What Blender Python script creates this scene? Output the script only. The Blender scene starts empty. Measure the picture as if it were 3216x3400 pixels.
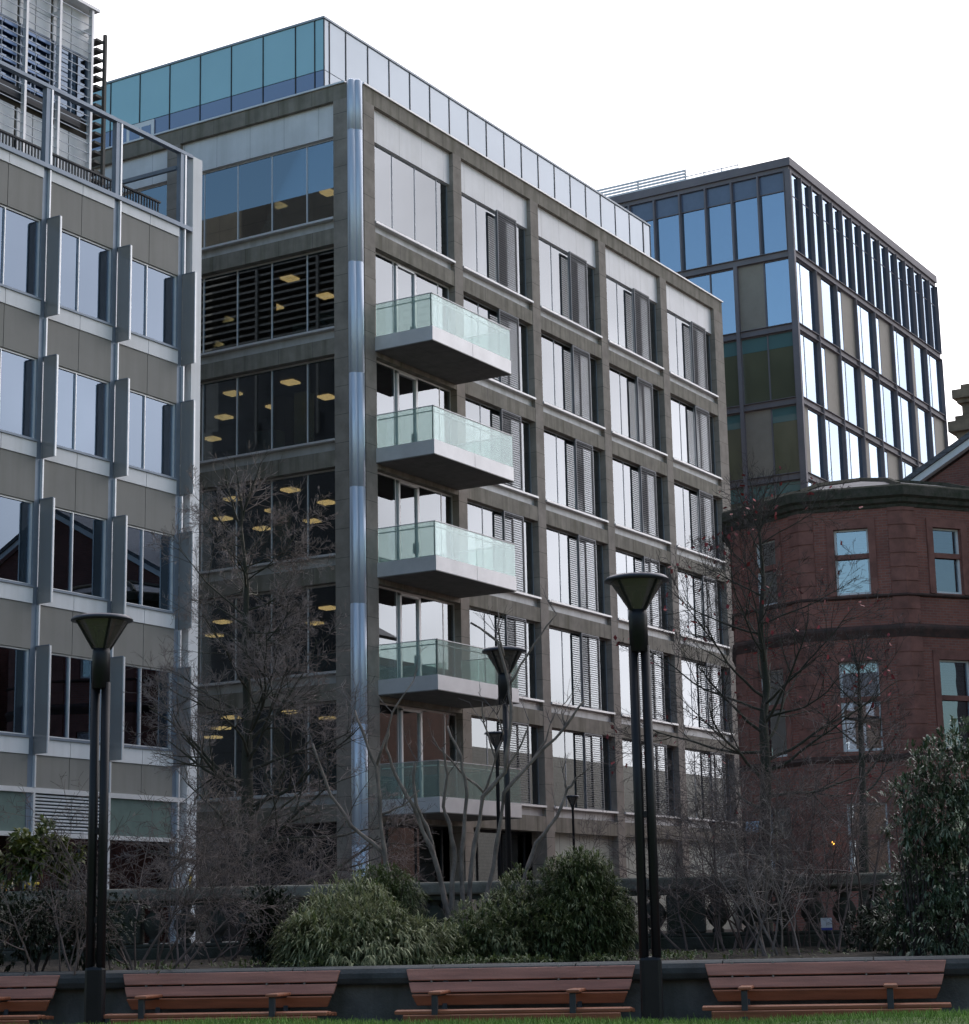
import bpy, math, random
from math import sin, cos, pi, radians, sqrt, atan2
from mathutils import Vector, Matrix
S = bpy.context.scene
COL = S.collection

# ------------------------------------------------------------------ camera
cam_d = bpy.data.cameras.new('camera')
cam = bpy.data.objects.new('camera', cam_d); COL.objects.link(cam)
yaw, pit, rol = radians(30.887), radians(11.848), radians(-1.192)
_f = Vector((-sin(yaw) * cos(pit), cos(yaw) * cos(pit), sin(pit)))
_r = Vector((cos(yaw), sin(yaw), 0)); _u = _r.cross(_f)
_R = _r * cos(rol) + _u * sin(rol); _U = _u * cos(rol) - _r * sin(rol)
cam.matrix_world = Matrix(((_R.x, _U.x, -_f.x, 0), (_R.y, _U.y, -_f.y, 0), (_R.z, _U.z, -_f.z, 0), (0, 0, 0, 1)))
cam_d.sensor_fit = 'HORIZONTAL'; cam_d.sensor_width = 36.0; cam_d.lens = 36.0 * 6609.07 / 3216.0
cam_d.clip_start = 0.1; cam_d.clip_end = 3000
S.camera = cam

# ------------------------------------------------------------------ sky, sun, exposure
SUN_AZ, SUN_EL = radians(-10), radians(13)      # azimuth from +Y towards +X
W = bpy.data.worlds.new('World'); S.world = W; W.use_nodes = True
nt = W.node_tree; nt.nodes.clear()
def wn(t, **k):
    n = nt.nodes.new(t)
    for a, b in k.items(): setattr(n, a, b)
    return n
sky = wn('ShaderNodeTexSky', sky_type='NISHITA', sun_disc=False, sun_elevation=SUN_EL, sun_rotation=SUN_AZ,
         air_density=1.0, dust_density=1.2, ozone_density=1.4, altitude=60)
bg = wn('ShaderNodeBackground'); bg.inputs['Strength'].default_value = 0.1
wo = wn('ShaderNodeOutputWorld')
tc = wn('ShaderNodeTexCoord')
dotn = wn('ShaderNodeVectorMath', operation='DOT_PRODUCT')
dotn.inputs[1].default_value = (sin(SUN_AZ) * cos(0.5), cos(SUN_AZ) * cos(0.5), sin(0.5))
mr = wn('ShaderNodeMapRange', interpolation_type='SMOOTHSTEP')
mr.inputs['From Min'].default_value = 0.18; mr.inputs['From Max'].default_value = 0.90
nz = wn('ShaderNodeTexNoise'); nz.inputs['Scale'].default_value = 2.2; nz.inputs['Detail'].default_value = 5
add = wn('ShaderNodeMath', operation='MULTIPLY_ADD'); add.inputs[1].default_value = 0.35; add.inputs[2].default_value = -0.17
add2 = wn('ShaderNodeMath', operation='ADD')
mix = wn('ShaderNodeMix', data_type='RGBA')
mix.inputs[7].default_value = (13.4, 12.7, 13.1, 1)
nz2 = wn('ShaderNodeTexNoise'); nz2.inputs['Scale'].default_value = 5.5; nz2.inputs['Detail'].default_value = 7
cmr = wn('ShaderNodeMapRange'); cmr.inputs['From Min'].default_value = .32; cmr.inputs['From Max'].default_value = .68; cmr.inputs['To Min'].default_value = .62; cmr.inputs['To Max'].default_value = 1.08
cml = wn('ShaderNodeVectorMath', operation='SCALE'); cml.inputs[0].default_value = (13.4, 12.9, 13.3)
L = nt.links.new
L(tc.outputs['Generated'], nz2.inputs['Vector']); L(nz2.outputs['Fac'], cmr.inputs['Value']); L(cmr.outputs[0], cml.inputs['Scale']); L(cml.outputs[0], mix.inputs[7])
L(tc.outputs['Generated'], dotn.inputs[0]); L(tc.outputs['Generated'], nz.inputs['Vector'])
L(nz.outputs['Fac'], add.inputs[0]); L(dotn.outputs['Value'], add2.inputs[0]); L(add.outputs[0], add2.inputs[1])
L(add2.outputs[0], mr.inputs['Value']); L(mr.outputs[0], mix.inputs[0])
L(sky.outputs[0], mix.inputs[6]); L(mix.outputs[2], bg.inputs['Color']); L(bg.outputs[0], wo.inputs[0])

sl = bpy.data.lights.new('sun', 'SUN'); sl.energy = 2.0; sl.angle = radians(0.53); sl.color = (1, .9, .78)
sun = bpy.data.objects.new('sun', sl); COL.objects.link(sun)
sd = Vector((sin(SUN_AZ) * cos(SUN_EL), cos(SUN_AZ) * cos(SUN_EL), sin(SUN_EL)))
sun.rotation_euler = sd.to_track_quat('Z', 'Y').to_euler()
S.view_settings.view_transform = 'Standard'; S.view_settings.look = 'None'
S.view_settings.exposure = 1.12; S.view_settings.gamma = 1.0
try:
    S.cycles.max_bounces = 8; S.cycles.transparent_max_bounces = 24; S.cycles.glossy_bounces = 4
    S.cycles.sample_clamp_indirect = 6.0
except Exception: pass

# ------------------------------------------------------------------ helpers
def tag(o, label=None, cat=None, group=None, kind=None):
    for k, v in (('label', label), ('category', cat), ('group', group), ('kind', kind)):
        if v: o[k] = v
    return o
def thing(name, label, cat, loc=(0, 0, 0), rz=0, group=None):
    o = bpy.data.objects.new(name, None); COL.objects.link(o)
    o.empty_display_size = .2
    o.location = loc; o.rotation_euler = (0, 0, rz)
    return tag(o, label, cat, group)
def root_of(o):
    while o.parent: o = o.parent
    return o

class MB:
    def __init__(s): s.v = []; s.f = []
    def quad(s, a, b, c, d):
        n = len(s.v); s.v += [tuple(a), tuple(b), tuple(c), tuple(d)]; s.f.append((n, n + 1, n + 2, n + 3))
    def box(s, x0, x1, y0, y1, z0, z1):
        if x0 > x1: x0, x1 = x1, x0
        if y0 > y1: y0, y1 = y1, y0
        if z0 > z1: z0, z1 = z1, z0
        n = len(s.v)
        s.v += [(x0, y0, z0), (x1, y0, z0), (x1, y1, z0), (x0, y1, z0), (x0, y0, z1), (x1, y0, z1), (x1, y1, z1), (x0, y1, z1)]
        s.f += [(n, n + 3, n + 2, n + 1), (n + 4, n + 5, n + 6, n + 7), (n, n + 1, n + 5, n + 4), (n + 1, n + 2, n + 6, n + 5), (n + 2, n + 3, n + 7, n + 6), (n + 3, n, n + 4, n + 7)]
        return s
    def hexa(s, p):                      # eight points, bottom ring then top ring
        n = len(s.v); s.v += [tuple(q) for q in p]
        s.f += [(n, n + 3, n + 2, n + 1), (n + 4, n + 5, n + 6, n + 7), (n, n + 1, n + 5, n + 4), (n + 1, n + 2, n + 6, n + 5), (n + 2, n + 3, n + 7, n + 6), (n + 3, n, n + 4, n + 7)]
    def obox(s, c, ax, ay, az):          # centre and three half axis vectors
        c, ax, ay, az = Vector(c), Vector(ax), Vector(ay), Vector(az)
        s.hexa([c - ax - ay - az, c + ax - ay - az, c + ax + ay - az, c - ax + ay - az, c - ax - ay + az, c + ax - ay + az, c + ax + ay + az, c - ax + ay + az])
    def path(s, pts, rad, n=5, cap=True):
        pts = [Vector(p) for p in pts]; base = len(s.v); m = len(pts)
        up = Vector((0.13, 0.21, 1)).normalized()
        for i, p in enumerate(pts):
            t = (pts[min(i + 1, m - 1)] - pts[max(i - 1, 0)])
            if t.length < 1e-9: t = Vector((0, 0, 1))
            t.normalize()
            a = t.cross(up)
            if a.length < .05: a = t.cross(Vector((1, 0, 0)))
            a.normalize(); b = t.cross(a)
            r = rad[i] if isinstance(rad, (list, tuple)) else rad
            for k in range(n):
                w = 2 * pi * k / n
                q = p + a * (cos(w) * r) + b * (sin(w) * r); s.v.append((q.x, q.y, q.z))
        for i in range(m - 1):
            for k in range(n):
                k2 = (k + 1) % n
                s.f.append((base + i * n + k, base + i * n + k2, base + (i + 1) * n + k2, base + (i + 1) * n + k))
        if cap:
            s.f.append(tuple(base + k for k in range(n))[::-1]); s.f.append(tuple(base + (m - 1) * n + k for k in range(n)))
    def lathe(s, cx, cy, prof, n=24, a0=0.0, capb=True, capt=True):
        base = len(s.v); m = len(prof)
        for r, zz in prof:
            for k in range(n):
                w = a0 + 2 * pi * k / n; s.v.append((cx + r * cos(w), cy + r * sin(w), zz))
        for i in range(m - 1):
            for k in range(n):
                k2 = (k + 1) % n
                s.f.append((base + i * n + k, base + i * n + k2, base + (i + 1) * n + k2, base + (i + 1) * n + k))
        if capb: s.f.append(tuple(base + k for k in range(n))[::-1])
        if capt: s.f.append(tuple(base + (m - 1) * n + k for k in range(n)))
    def build(s, name, mat, parent=None, smooth=False, bevel=0, local=False):
        me = bpy.data.meshes.new(name)
        off = Vector((0, 0, 0))
        if parent is not None and not local: off = root_of(parent).location
        me.from_pydata([(x - off.x, y - off.y, z - off.z) for x, y, z in s.v], [], s.f)
        if mat: me.materials.append(mat)
        if smooth:
            me.polygons.foreach_set('use_smooth', [True] * len(me.polygons))
        me.update()
        o = bpy.data.objects.new(name, me); COL.objects.link(o)
        if parent is not None: o.parent = parent
        if bevel:
            b = o.modifiers.new('bevel', 'BEVEL'); b.width = bevel; b.segments = 2; b.limit_method = 'ANGLE'
        return o
def copy_tree(o, parent=None):
    c = o.copy(); COL.objects.link(c)
    if parent is not None: c.parent = parent
    for ch in list(o.children): copy_tree(ch, c)
    return c

# ------------------------------------------------------------------ materials
def newmat(name):
    m = bpy.data.materials.new(name); m.use_nodes = True; m.node_tree.nodes.clear()
    return m, m.node_tree
def N(t, typ, **k):
    n = t.nodes.new(typ)
    for a, b in k.items(): setattr(n, a, b)
    return n
def pm(name, col, rough=.7, metal=0.0, var=.18, scale=2.5, stretch=(1, 1, 1), col2=None, spec=.5, bump=0.0, bscale=40, trans=0.0, joints=None, jw=.012, streak=0.0):
    """Principled material, its colour broken up by noise; joints = (axis, pitch, phase) cuts thin dark lines."""
    m, t = newmat(name); l = t.links.new
    out = N(t, 'ShaderNodeOutputMaterial'); p = N(t, 'ShaderNodeBsdfPrincipled')
    p.inputs['Roughness'].default_value = rough; p.inputs['Metallic'].default_value = metal
    p.inputs['Specular IOR Level'].default_value = spec
    tc = N(t, 'ShaderNodeTexCoord'); mp = N(t, 'ShaderNodeMapping'); mp.inputs['Scale'].default_value = stretch
    l(tc.outputs['Object'], mp.inputs['Vector'])
    nz = N(t, 'ShaderNodeTexNoise'); nz.inputs['Scale'].default_value = scale; nz.inputs['Detail'].default_value = 8; nz.inputs['Roughness'].default_value = .62
    l(mp.outputs[0], nz.inputs['Vector'])
    cr = N(t, 'ShaderNodeValToRGB')
    c2 = col2 or tuple(c * (1 - var * 1.6) for c in col)
    c1 = col if col2 else tuple(min(1, c * (1 + var)) for c in col)
    cr.color_ramp.elements[0].position = .32; cr.color_ramp.elements[1].position = .68
    cr.color_ramp.elements[0].color = (*c2, 1); cr.color_ramp.elements[1].color = (*c1, 1)
    l(nz.outputs['Fac'], cr.inputs['Fac'])
    last = cr.outputs['Color']
    if streak:
        mp2 = N(t, 'ShaderNodeMapping'); mp2.inputs['Scale'].default_value = (3.2, 3.2, .22); l(tc.outputs['Object'], mp2.inputs['Vector'])
        n2 = N(t, 'ShaderNodeTexNoise'); n2.inputs['Scale'].default_value = 1.0; n2.inputs['Detail'].default_value = 6
        l(mp2.outputs[0], n2.inputs['Vector'])
        r2 = N(t, 'ShaderNodeMapRange'); r2.inputs['From Min'].default_value = .45; r2.inputs['From Max'].default_value = .72
        r2.inputs['To Min'].default_value = 0; r2.inputs['To Max'].default_value = streak
        l(n2.outputs['Fac'], r2.inputs['Value'])
        mx = N(t, 'ShaderNodeMix', data_type='RGBA', blend_type='MIX'); mx.inputs[7].default_value = (col[0] * .42, col[1] * .43, col[2] * .34, 1)
        l(r2.outputs[0], mx.inputs[0]); l(last, mx.inputs[6]); last = mx.outputs[2]
    if joints:
        sp = N(t, 'ShaderNodeSeparateXYZ'); l(tc.outputs['Object'], sp.inputs[0])
        for ax, pitch, ph in joints:
            a = N(t, 'ShaderNodeMath', operation='ADD'); a.inputs[1].default_value = ph + 200 * pitch; l(sp.outputs['XYZ'.index(ax)], a.inputs[0])
            mo = N(t, 'ShaderNodeMath', operation='MODULO'); mo.inputs[1].default_value = pitch; l(a.outputs[0], mo.inputs[0])
            lt = N(t, 'ShaderNodeMath', operation='LESS_THAN'); lt.inputs[1].default_value = jw; l(mo.outputs[0], lt.inputs[0])
            sc = N(t, 'ShaderNodeMath', operation='MULTIPLY'); sc.inputs[1].default_value = .72; l(lt.outputs[0], sc.inputs[0])
            mx = N(t, 'ShaderNodeMix', data_type='RGBA'); mx.inputs[7].default_value = (col[0] * .12, col[1] * .12, col[2] * .12, 1)
            l(sc.outputs[0], mx.inputs[0]); l(last, mx.inputs[6]); last = mx.outputs[2]
    l(last, p.inputs['Base Color'])
    if bump:
        nb = N(t, 'ShaderNodeTexNoise'); nb.inputs['Scale'].default_value = bscale; nb.inputs['Detail'].default_value = 6
        l(tc.outputs['Object'], nb.inputs['Vector'])
        bp = N(t, 'ShaderNodeBump'); bp.inputs['Strength'].default_value = bump; bp.inputs['Distance'].default_value = .02
        l(nb.outputs['Fac'], bp.inputs['Height']); l(bp.outputs[0], p.inputs['Normal'])
    l(p.outputs[0], out.inputs[0])
    return m
def glassm(name, tint, base=.16, gain=1.0, gcol=(.93, .95, 1), wav=.02, wscale=.8, rough=0.0, ior=1.5, milk=None, milkf=0.0):
    """Window glass: a see-through tinted sheet under a coated reflection that grows at grazing angles."""
    m, t = newmat(name); l = t.links.new
    out = N(t, 'ShaderNodeOutputMaterial'); mx = N(t, 'ShaderNodeMixShader')
    tr = N(t, 'ShaderNodeBsdfTransparent'); tr.inputs[0].default_value = (*tint, 1)
    gl = N(t, 'ShaderNodeBsdfGlossy'); gl.inputs['Roughness'].default_value = rough
    oi = N(t, 'ShaderNodeObjectInfo'); om = N(t, 'ShaderNodeMapRange'); om.inputs['To Min'].default_value = .80; om.inputs['To Max'].default_value = 1.0; l(oi.outputs['Random'], om.inputs['Value'])
    gv = N(t, 'ShaderNodeVectorMath', operation='SCALE'); gv.inputs[0].default_value = gcol; l(om.outputs[0], gv.inputs['Scale']); l(gv.outputs[0], gl.inputs[0])
    fr = N(t, 'ShaderNodeFresnel'); fr.inputs['IOR'].default_value = ior
    ma = N(t, 'ShaderNodeMath', operation='MULTIPLY_ADD', use_clamp=True); ma.inputs[1].default_value = gain; ma.inputs[2].default_value = base
    tc = N(t, 'ShaderNodeTexCoord'); nz = N(t, 'ShaderNodeTexNoise'); nz.inputs['Scale'].default_value = wscale; nz.inputs['Detail'].default_value = 1
    bp = N(t, 'ShaderNodeBump'); bp.inputs['Strength'].default_value = wav; bp.inputs['Distance'].default_value = .1
    if wav > 0: l(tc.outputs['Object'], nz.inputs['Vector']); l(nz.outputs['Fac'], bp.inputs['Height']); l(bp.outputs[0], gl.inputs['Normal'])
    l(fr.outputs[0], ma.inputs[0]); l(ma.outputs[0], mx.inputs[0])
    first = tr.outputs[0]
    if milk:
        df = N(t, 'ShaderNodeBsdfDiffuse'); df.inputs[0].default_value = (*milk, 1)
        m2 = N(t, 'ShaderNodeMixShader'); m2.inputs[0].default_value = milkf
        l(tr.outputs[0], m2.inputs[1]); l(df.outputs[0], m2.inputs[2]); first = m2.outputs[0]
    l(first, mx.inputs[1]); l(gl.outputs[0], mx.inputs[2]); l(mx.outputs[0], out.inputs[0])
    return m
def coatm(name, col, base=.15, gain=2.5, gcol=(.92, .96, 1), rough=.03, var=.06):
    m, t = newmat(name); l = t.links.new
    out = N(t, 'ShaderNodeOutputMaterial'); mx = N(t, 'ShaderNodeMixShader'); df = N(t, 'ShaderNodeBsdfDiffuse'); gl = N(t, 'ShaderNodeBsdfGlossy')
    gl.inputs[0].default_value = (*gcol, 1); gl.inputs['Roughness'].default_value = rough
    tc = N(t, 'ShaderNodeTexCoord'); nz = N(t, 'ShaderNodeTexNoise'); nz.inputs['Scale'].default_value = .45; l(tc.outputs['Object'], nz.inputs['Vector'])
    cr = N(t, 'ShaderNodeValToRGB'); cr.color_ramp.elements[0].color = (*[c * (1 - var * 2) for c in col], 1); cr.color_ramp.elements[1].color = (*[c * (1 + var * 2) for c in col], 1)
    l(nz.outputs['Fac'], cr.inputs[0]); l(cr.outputs[0], df.inputs[0])
    fr = N(t, 'ShaderNodeFresnel'); fr.inputs['IOR'].default_value = 1.5
    ma = N(t, 'ShaderNodeMath', operation='MULTIPLY_ADD', use_clamp=True); ma.inputs[1].default_value = gain; ma.inputs[2].default_value = base
    l(fr.outputs[0], ma.inputs[0]); l(ma.outputs[0], mx.inputs[0]); l(df.outputs[0], mx.inputs[1]); l(gl.outputs[0], mx.inputs[2]); l(mx.outputs[0], out.inputs[0])
    return m
def emit(name, col, s):
    m, t = newmat(name); out = N(t, 'ShaderNodeOutputMaterial'); e = N(t, 'ShaderNodeEmission')
    e.inputs[0].default_value = (*col, 1); e.inputs[1].default_value = s; t.links.new(e.outputs[0], out.inputs[0]); return m
# ================================================================== stone framed office building
STONE = dict(rough=.85, var=.16, scale=1.6, bump=.25, bscale=60)
m_pier = pm('stone_pier', (.30, .262, .228), joints=[('Z', .95, .30)], jw=.016, **STONE)
m_beam = pm('stone_beam', (.275, .245, .205), joints=[('Y', 1.41, .2), ('X', 1.41, .4)], jw=.014, streak=.75, **STONE)
m_steel = pm('brushed_steel', (.58, .64, .74), rough=.40, metal=.45, var=.08, scale=1.2, stretch=(4, 4, .3))
m_alu = pm('pale_aluminium', (.72, .71, .72), rough=.42, metal=.35, var=.06, scale=1.5)
m_panel = pm('white_metal_panel', (.80, .79, .80), streak=.16, rough=.35, var=.06, scale=.9, joints=[('Y', 1.425, -.02), ('X', 1.46, .18)], jw=.012)
m_frame = pm('window_frame_grey', (.34, .37, .41), rough=.45, metal=.4, var=.06)
m_sub = pm('grey_sill_panel', (.58, .58, .59), rough=.5, metal=.2, var=.1, scale=1.2, streak=.35)
m_glass = glassm('office_glass', (.54, .57, .57), base=.24, gain=.9, gcol=(.88, .94, 1.0), wav=0)
m_glassl = glassm('office_glass_south', (.54, .57, .57), base=.26, gain=1.0, gcol=(.72, .88, 1), wav=0)  # same office glass; blue sky reflection on this face put into the tint
m_balg = glassm('balcony_glass', (.86, .95, .91), base=.03, gain=.42, wav=0, milk=(.60, .72, .68), milkf=.18)
m_phg = coatm('penthouse_glass', (.30, .55, .60), base=.10, gain=1.5, gcol=(.86, .93, 1))
m_phs = coatm('penthouse_glass_sky_sheen', (.52, .58, .64), base=.10, gain=1.2, gcol=(.88, .93, 1))  # same penthouse glass; paler sky reflection on this face put into its colour
m_phb = coatm('penthouse_band_glass', (.09, .13, .26), base=.12, gain=2.0)
m_dark = pm('dark_metal', (.035, .036, .042), rough=.5, metal=.3, var=.1)
m_soff = pm('balcony_soffit', (.17, .16, .15), rough=.8, var=.12, joints=[('Y', 1.25, .1), ('X', .75, .1)], jw=.008)
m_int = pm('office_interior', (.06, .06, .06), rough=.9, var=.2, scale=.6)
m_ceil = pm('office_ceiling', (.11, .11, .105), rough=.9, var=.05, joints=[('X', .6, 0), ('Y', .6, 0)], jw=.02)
m_lamp = emit('ceiling_light_glow', (1.0, .64, .26), 1.05)
m_slat = pm('grey_louvre_slat', (.17, .175, .19), rough=.5, metal=.3, var=.08)
m_part = pm('office_partition', (.62, .78, .74), rough=.6, var=.1)

XF, YF, ZG = -35.48, 51.47, -.3
main = thing('office_building', 'seven storey office building of grey stone grid with five glass balconies and glazed penthouse', 'building', (XF, YF, ZG))
HEADS = [3.41 + 3.8 * k for k in range(6)] + [27.45]          # underside of the stone beams, ground floor first
BAYS = [(52.57, 57.60), (58.16, 63.20), (63.80, 68.80), (69.40, 74.45), (75.06, 80.00)]
LB = [(-43.03, -36.40), (-50.2, -43.60)]
SD = .62                                                        # depth of the stone grid
# piers
def pier(x0, x1, y0, y1):
    MB().box(x0, x1, y0, y1, ZG, 27.45).build('pier', m_pier, main)
for a, b in ((57.60, 58.16), (63.20, 63.80), (68.80, 69.40), (74.45, 75.06)): pier(XF - SD, XF, a, b)
pier(XF - SD, XF, 80.00, 80.92); pier(XF - .62, XF, 51.93, 52.57)
pier(-43.60, -43.03, YF, YF + SD); pier(-36.40, -35.84, YF, YF + .46); pier(-50.9, -50.2, YF, YF + SD)
# beams: parapet beam and one per storey, butted between the piers on their inner part, 2 cm proud of nothing
for k, h in enumerate(HEADS):
    top = 28.0 if k == 6 else h + .54
    r = MB(); lft = MB()
    if k == 6:
        r.box(XF - SD, XF, 51.93, 80.92, h, top); lft.box(-50.9, -35.84, YF, YF + SD - .16, h, top)
    else:
        for a, b in BAYS: r.box(XF - SD, XF - .012, a, b, h, top)
        for a, b in LB: lft.box(a, b, YF + .012, YF + SD, h, top)
    r.build('beam', m_beam, main); lft.build('beam', m_beam, main)
# coping
cp = MB(); cp.box(XF - .9, XF + .06, 51.9, 80.98, 28.0, 28.06); cp.box(-51, -35.9, YF - .06, YF + .9, 28.0, 28.06)
cp.build('coping', m_alu, main)
# corner cladding: two fluted steel shafts in a notch, with a cap and storey joints
cc = MB()
for cx, cy, r in ((-35.70, 51.545, .155), (-35.555, 51.70, .155), (-35.72, 51.72, .19)):
    prof = [(r, ZG)]
    for h in HEADS: prof += [(r, h - .79 if h < 27 else h - 1.2), (r * .93, h - .78 if h < 27 else h - 1.19), (r * .93, h - .765 if h < 27 else h - 1.175), (r, h - .755 if h < 27 else h - 1.165)]
    prof += [(r, 28.02), (r * .6, 28.09)]
    cc.lathe(cx, cy, prof, 20)
cc.build('corner_cladding', m_steel, main, smooth=True)
# roof slab and back mass so nothing is hollow
MB().box(-50.85, XF - .95, YF + .95, 80.9, 27.55, 27.9).build('roof', m_dark, main)
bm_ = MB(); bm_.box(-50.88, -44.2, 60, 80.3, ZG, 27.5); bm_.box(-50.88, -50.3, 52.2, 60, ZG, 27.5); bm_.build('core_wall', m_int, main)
MB().box(-50.9, XF - .63, 80.3, 80.9, ZG, 27.5).build('rear_wall', m_beam, main)

def frame_yz(mb, x, y0, y1, z0, z1, mull, w=.045, d=.10):
    mb.box(x - d, x, y0, y1, z0, z0 + w); mb.box(x - d, x, y0, y1, z1 - w, z1)
    mb.box(x - d, x, y0, y0 + w, z0 + w, z1 - w); mb.box(x - d, x, y1 - w, y1, z0 + w, z1 - w)
    for q in mull: mb.box(x - d, x + .004, q - .016, q + .016, z0 + w, z1 - w)
def frame_xz(mb, y, x0, x1, z0, z1, mull, w=.06, d=.10):
    mb.box(x0, x1, y, y + d, z0, z0 + w); mb.box(x0, x1, y, y + d, z1 - w, z1)
    mb.box(x0, x0 + w, y, y + d, z0 + w, z1 - w); mb.box(x1 - w, x1, y, y + d, z0 + w, z1 - w)
    for q in mull: mb.box(q - .022, q + .022, y + .004, y + d, z0 + w, z1 - w)
rng = random.Random(5)
def shutter(y0, y1, z0, z1, x, parent):
    mb = MB(); w = .045
    mb.box(x - .07, x, y0, y1, z0, z0 + w); mb.box(x - .07, x, y0, y1, z1 - w, z1)
    mb.box(x - .07, x, y0, y0 + w, z0 + w, z1 - w); mb.box(x - .07, x, y1 - w, y1, z0 + w, z1 - w)
    n = 33; p = (z1 - z0 - 2 * w) / n
    for i in range(n):
        zc = z0 + w + (i + .5) * p
        mb.box(x - .066, x - .004, y0 + w, y1 - w, zc - .009, zc + .009)
    mb.box(x - .075, x - .066, (y0 + y1) / 2 - .02, (y0 + y1) / 2 + .02, z0 + w, z1 - w)
    return mb.build('louvre_shutter', m_slat, parent)
GX = XF - .28
for k in range(1, 7):                     # storeys above the ground floor
    z0 = HEADS[k - 1] + .54; zs = HEADS[k - 1] + .93 if k < 6 else 23.34
    z1 = HEADS[k] if k < 6 else 26.27
    for bi, (a, b) in enumerate(BAYS):
        if k == 6:                        # pale metal panel over the top windows
            MB().box(XF - .34, XF - .16, a, b, 26.27, 27.45).build('fascia_panel', m_panel, main)
        balc = bi == 0 and k < 6
        fr = MB()
        mull = [a + 1.45, a + 2.88, a + 4.30]
        zb = z0 - .02 if balc else zs
        frame_yz(fr, GX + .018, a, b, zb, z1, mull, w=.045 if not balc else .06)
        if balc:                          # glazed doors open on to the balcony
            for q in (a + 1.60, a + 2.75): fr.box(GX - .05, GX + .075, q - .05, q + .05, zb + .07, z1 - .1)
            fr.box(GX - .05, GX + .075, a + 1.55, a + 2.8, z1 - .16, z1 - .08); fr.box(GX + .07, GX + .13, a + 2.66, a + 2.69, zb + .9, zb + 1.25)
        w = fr.build('balcony_door' if balc else 'window', m_frame if not balc else m_alu, main)
        MB().box(GX - .012, GX + .006, a + .04, b - .04, zb + .05, z1 - .05).build('pane', m_glass, w)
        if not balc:
            s = MB(); s.box(XF - .36, XF + .05, a, b, zs - .075, zs - .004); s.build('sill', m_alu, w)
            MB().box(XF - .40, XF - .16, a, b, z0, zs - .075).build('sill_panel', m_sub, w)
        if bi > 0:
            shutter(a + 2.56, a + 3.98, zs + .0, z1 - .01, XF - .02, main)
    for li, (a, b) in enumerate(LB):
        if k == 6: MB().box(a, b, YF + .16, YF + .34, 26.27, 27.45).build('fascia_panel', m_panel, main)
        fr = MB(); mull = [q for q in [-37.72 - 1.475 * i for i in range(9)] if a + .2 < q < b - .2]
        frame_xz(fr, YF + .30, a, b, zs, z1, mull)
        w = fr.build('window', m_alu, main)
        MB().box(a + .04, b - .04, YF + .318, YF + .334, zs + .05, z1 - .05).build('pane', m_glassl, w)
        MB().box(a, b, YF - .05, YF + .36, zs - .075, zs - .004).build('sill', m_alu, w)
        MB().box(a, b, YF + .16, YF + .4, z0, zs - .075).build('sill_panel', m_sub, w)
# ground floor: glazed shopfronts and pale cladding set back behind the piers
m_clad = pm('pale_green_cladding', (.45, .46, .40), rough=.6, var=.08, joints=[('Y', .78, .1)], jw=.03)
for bi, (a, b) in enumerate(BAYS):
    if bi < 2:
        fr = MB(); frame_yz(fr, GX - .6, a, b, ZG, 3.41, [a + 1.7, a + 3.4], w=.07)
        w = fr.build('shopfront', m_dark, main); MB().box(GX - .66, GX - .64, a, b, ZG, 3.38).build('pane', m_glass, w)
    else:
        MB().box(GX - .1, GX, a, b, ZG, 3.41).build('cladding_panel', m_clad, main)
for a, b in LB:
    fr = MB(); frame_xz(fr, YF + .6, a, b, ZG, 3.41, [a + 1.6, a + 3.2, a + 4.8], w=.08)
    w = fr.build('shopfront', m_dark, main); MB().box(a, b, YF + .65, YF + .67, ZG, 3.38).build('pane', m_glass, w)
LIT = {6: [(-44.6, 56.1), (-42.2, 56.1), (-39.9, 56.1)], 5: [(-44.6, 56), (-39.8, 53.6), (-39.9, 55.9), (-42.2, 55.9), (-46.9, 58.3)],
       4: [(-42.2, 53.5), (-44.5, 55.9), (-39.7, 53.5), (-39.8, 55.8), (-42.1, 55.8), (-46.9, 58.2)],
       3: [(-42.2, 53.5), (-44.5, 55.9), (-39.7, 53.5), (-39.9, 55.9), (-42.2, 55.9), (-42.2, 58.2), (-44.5, 58.2)],
       2: [(-44.5, 55.9), (-46.8, 58.3), (-39.7, 55.7), (-42.1, 58.2)], 1: [(-39.6, 53.4), (-39.8, 55.8), (-42.1, 53.4), (-44.6, 56), (-46.9, 58.4)]}
# interiors: a floor slab with ceiling per storey, lit ceiling lights, a few partitions
for k in range(0, 7):
    h = HEADS[k] if k < 6 else 26.4
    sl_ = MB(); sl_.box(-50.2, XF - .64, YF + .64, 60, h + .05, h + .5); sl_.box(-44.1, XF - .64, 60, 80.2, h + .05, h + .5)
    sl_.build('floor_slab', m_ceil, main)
for k in range(1, 7):
    h = HEADS[k] if k < 6 else 26.4
    for (x, y) in LIT[k]: MB().box(x - .25, x + .25, y - .24, y + .24, h - .03, h + .045).build('ceiling_light', m_lamp, main)
    if k in (2, 4, 5):
        for y in (55.0, 62.4, 66.5): MB().box(-38.2, -37.5, y - .3, y + .3, h - .03, h + .045).build('ceiling_light', m_lamp, main)
    for i in range(3):
        x = rng.uniform(-43, -37); y = rng.uniform(52.3, 53.6)
        MB().box(x, x + rng.uniform(.6, 1.4), y, y + .5, h - 3.2, h - 3.2 + rng.uniform(1.0, 1.8)).build('partition', m_part, main)
    for i in range(2):
        x = rng.uniform(-43, -37.5); MB().box(x, x + .5, 54.6, 55.1, h - 3.2, h - .02).build('interior_column', m_part if i else m_ceil, main)
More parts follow.
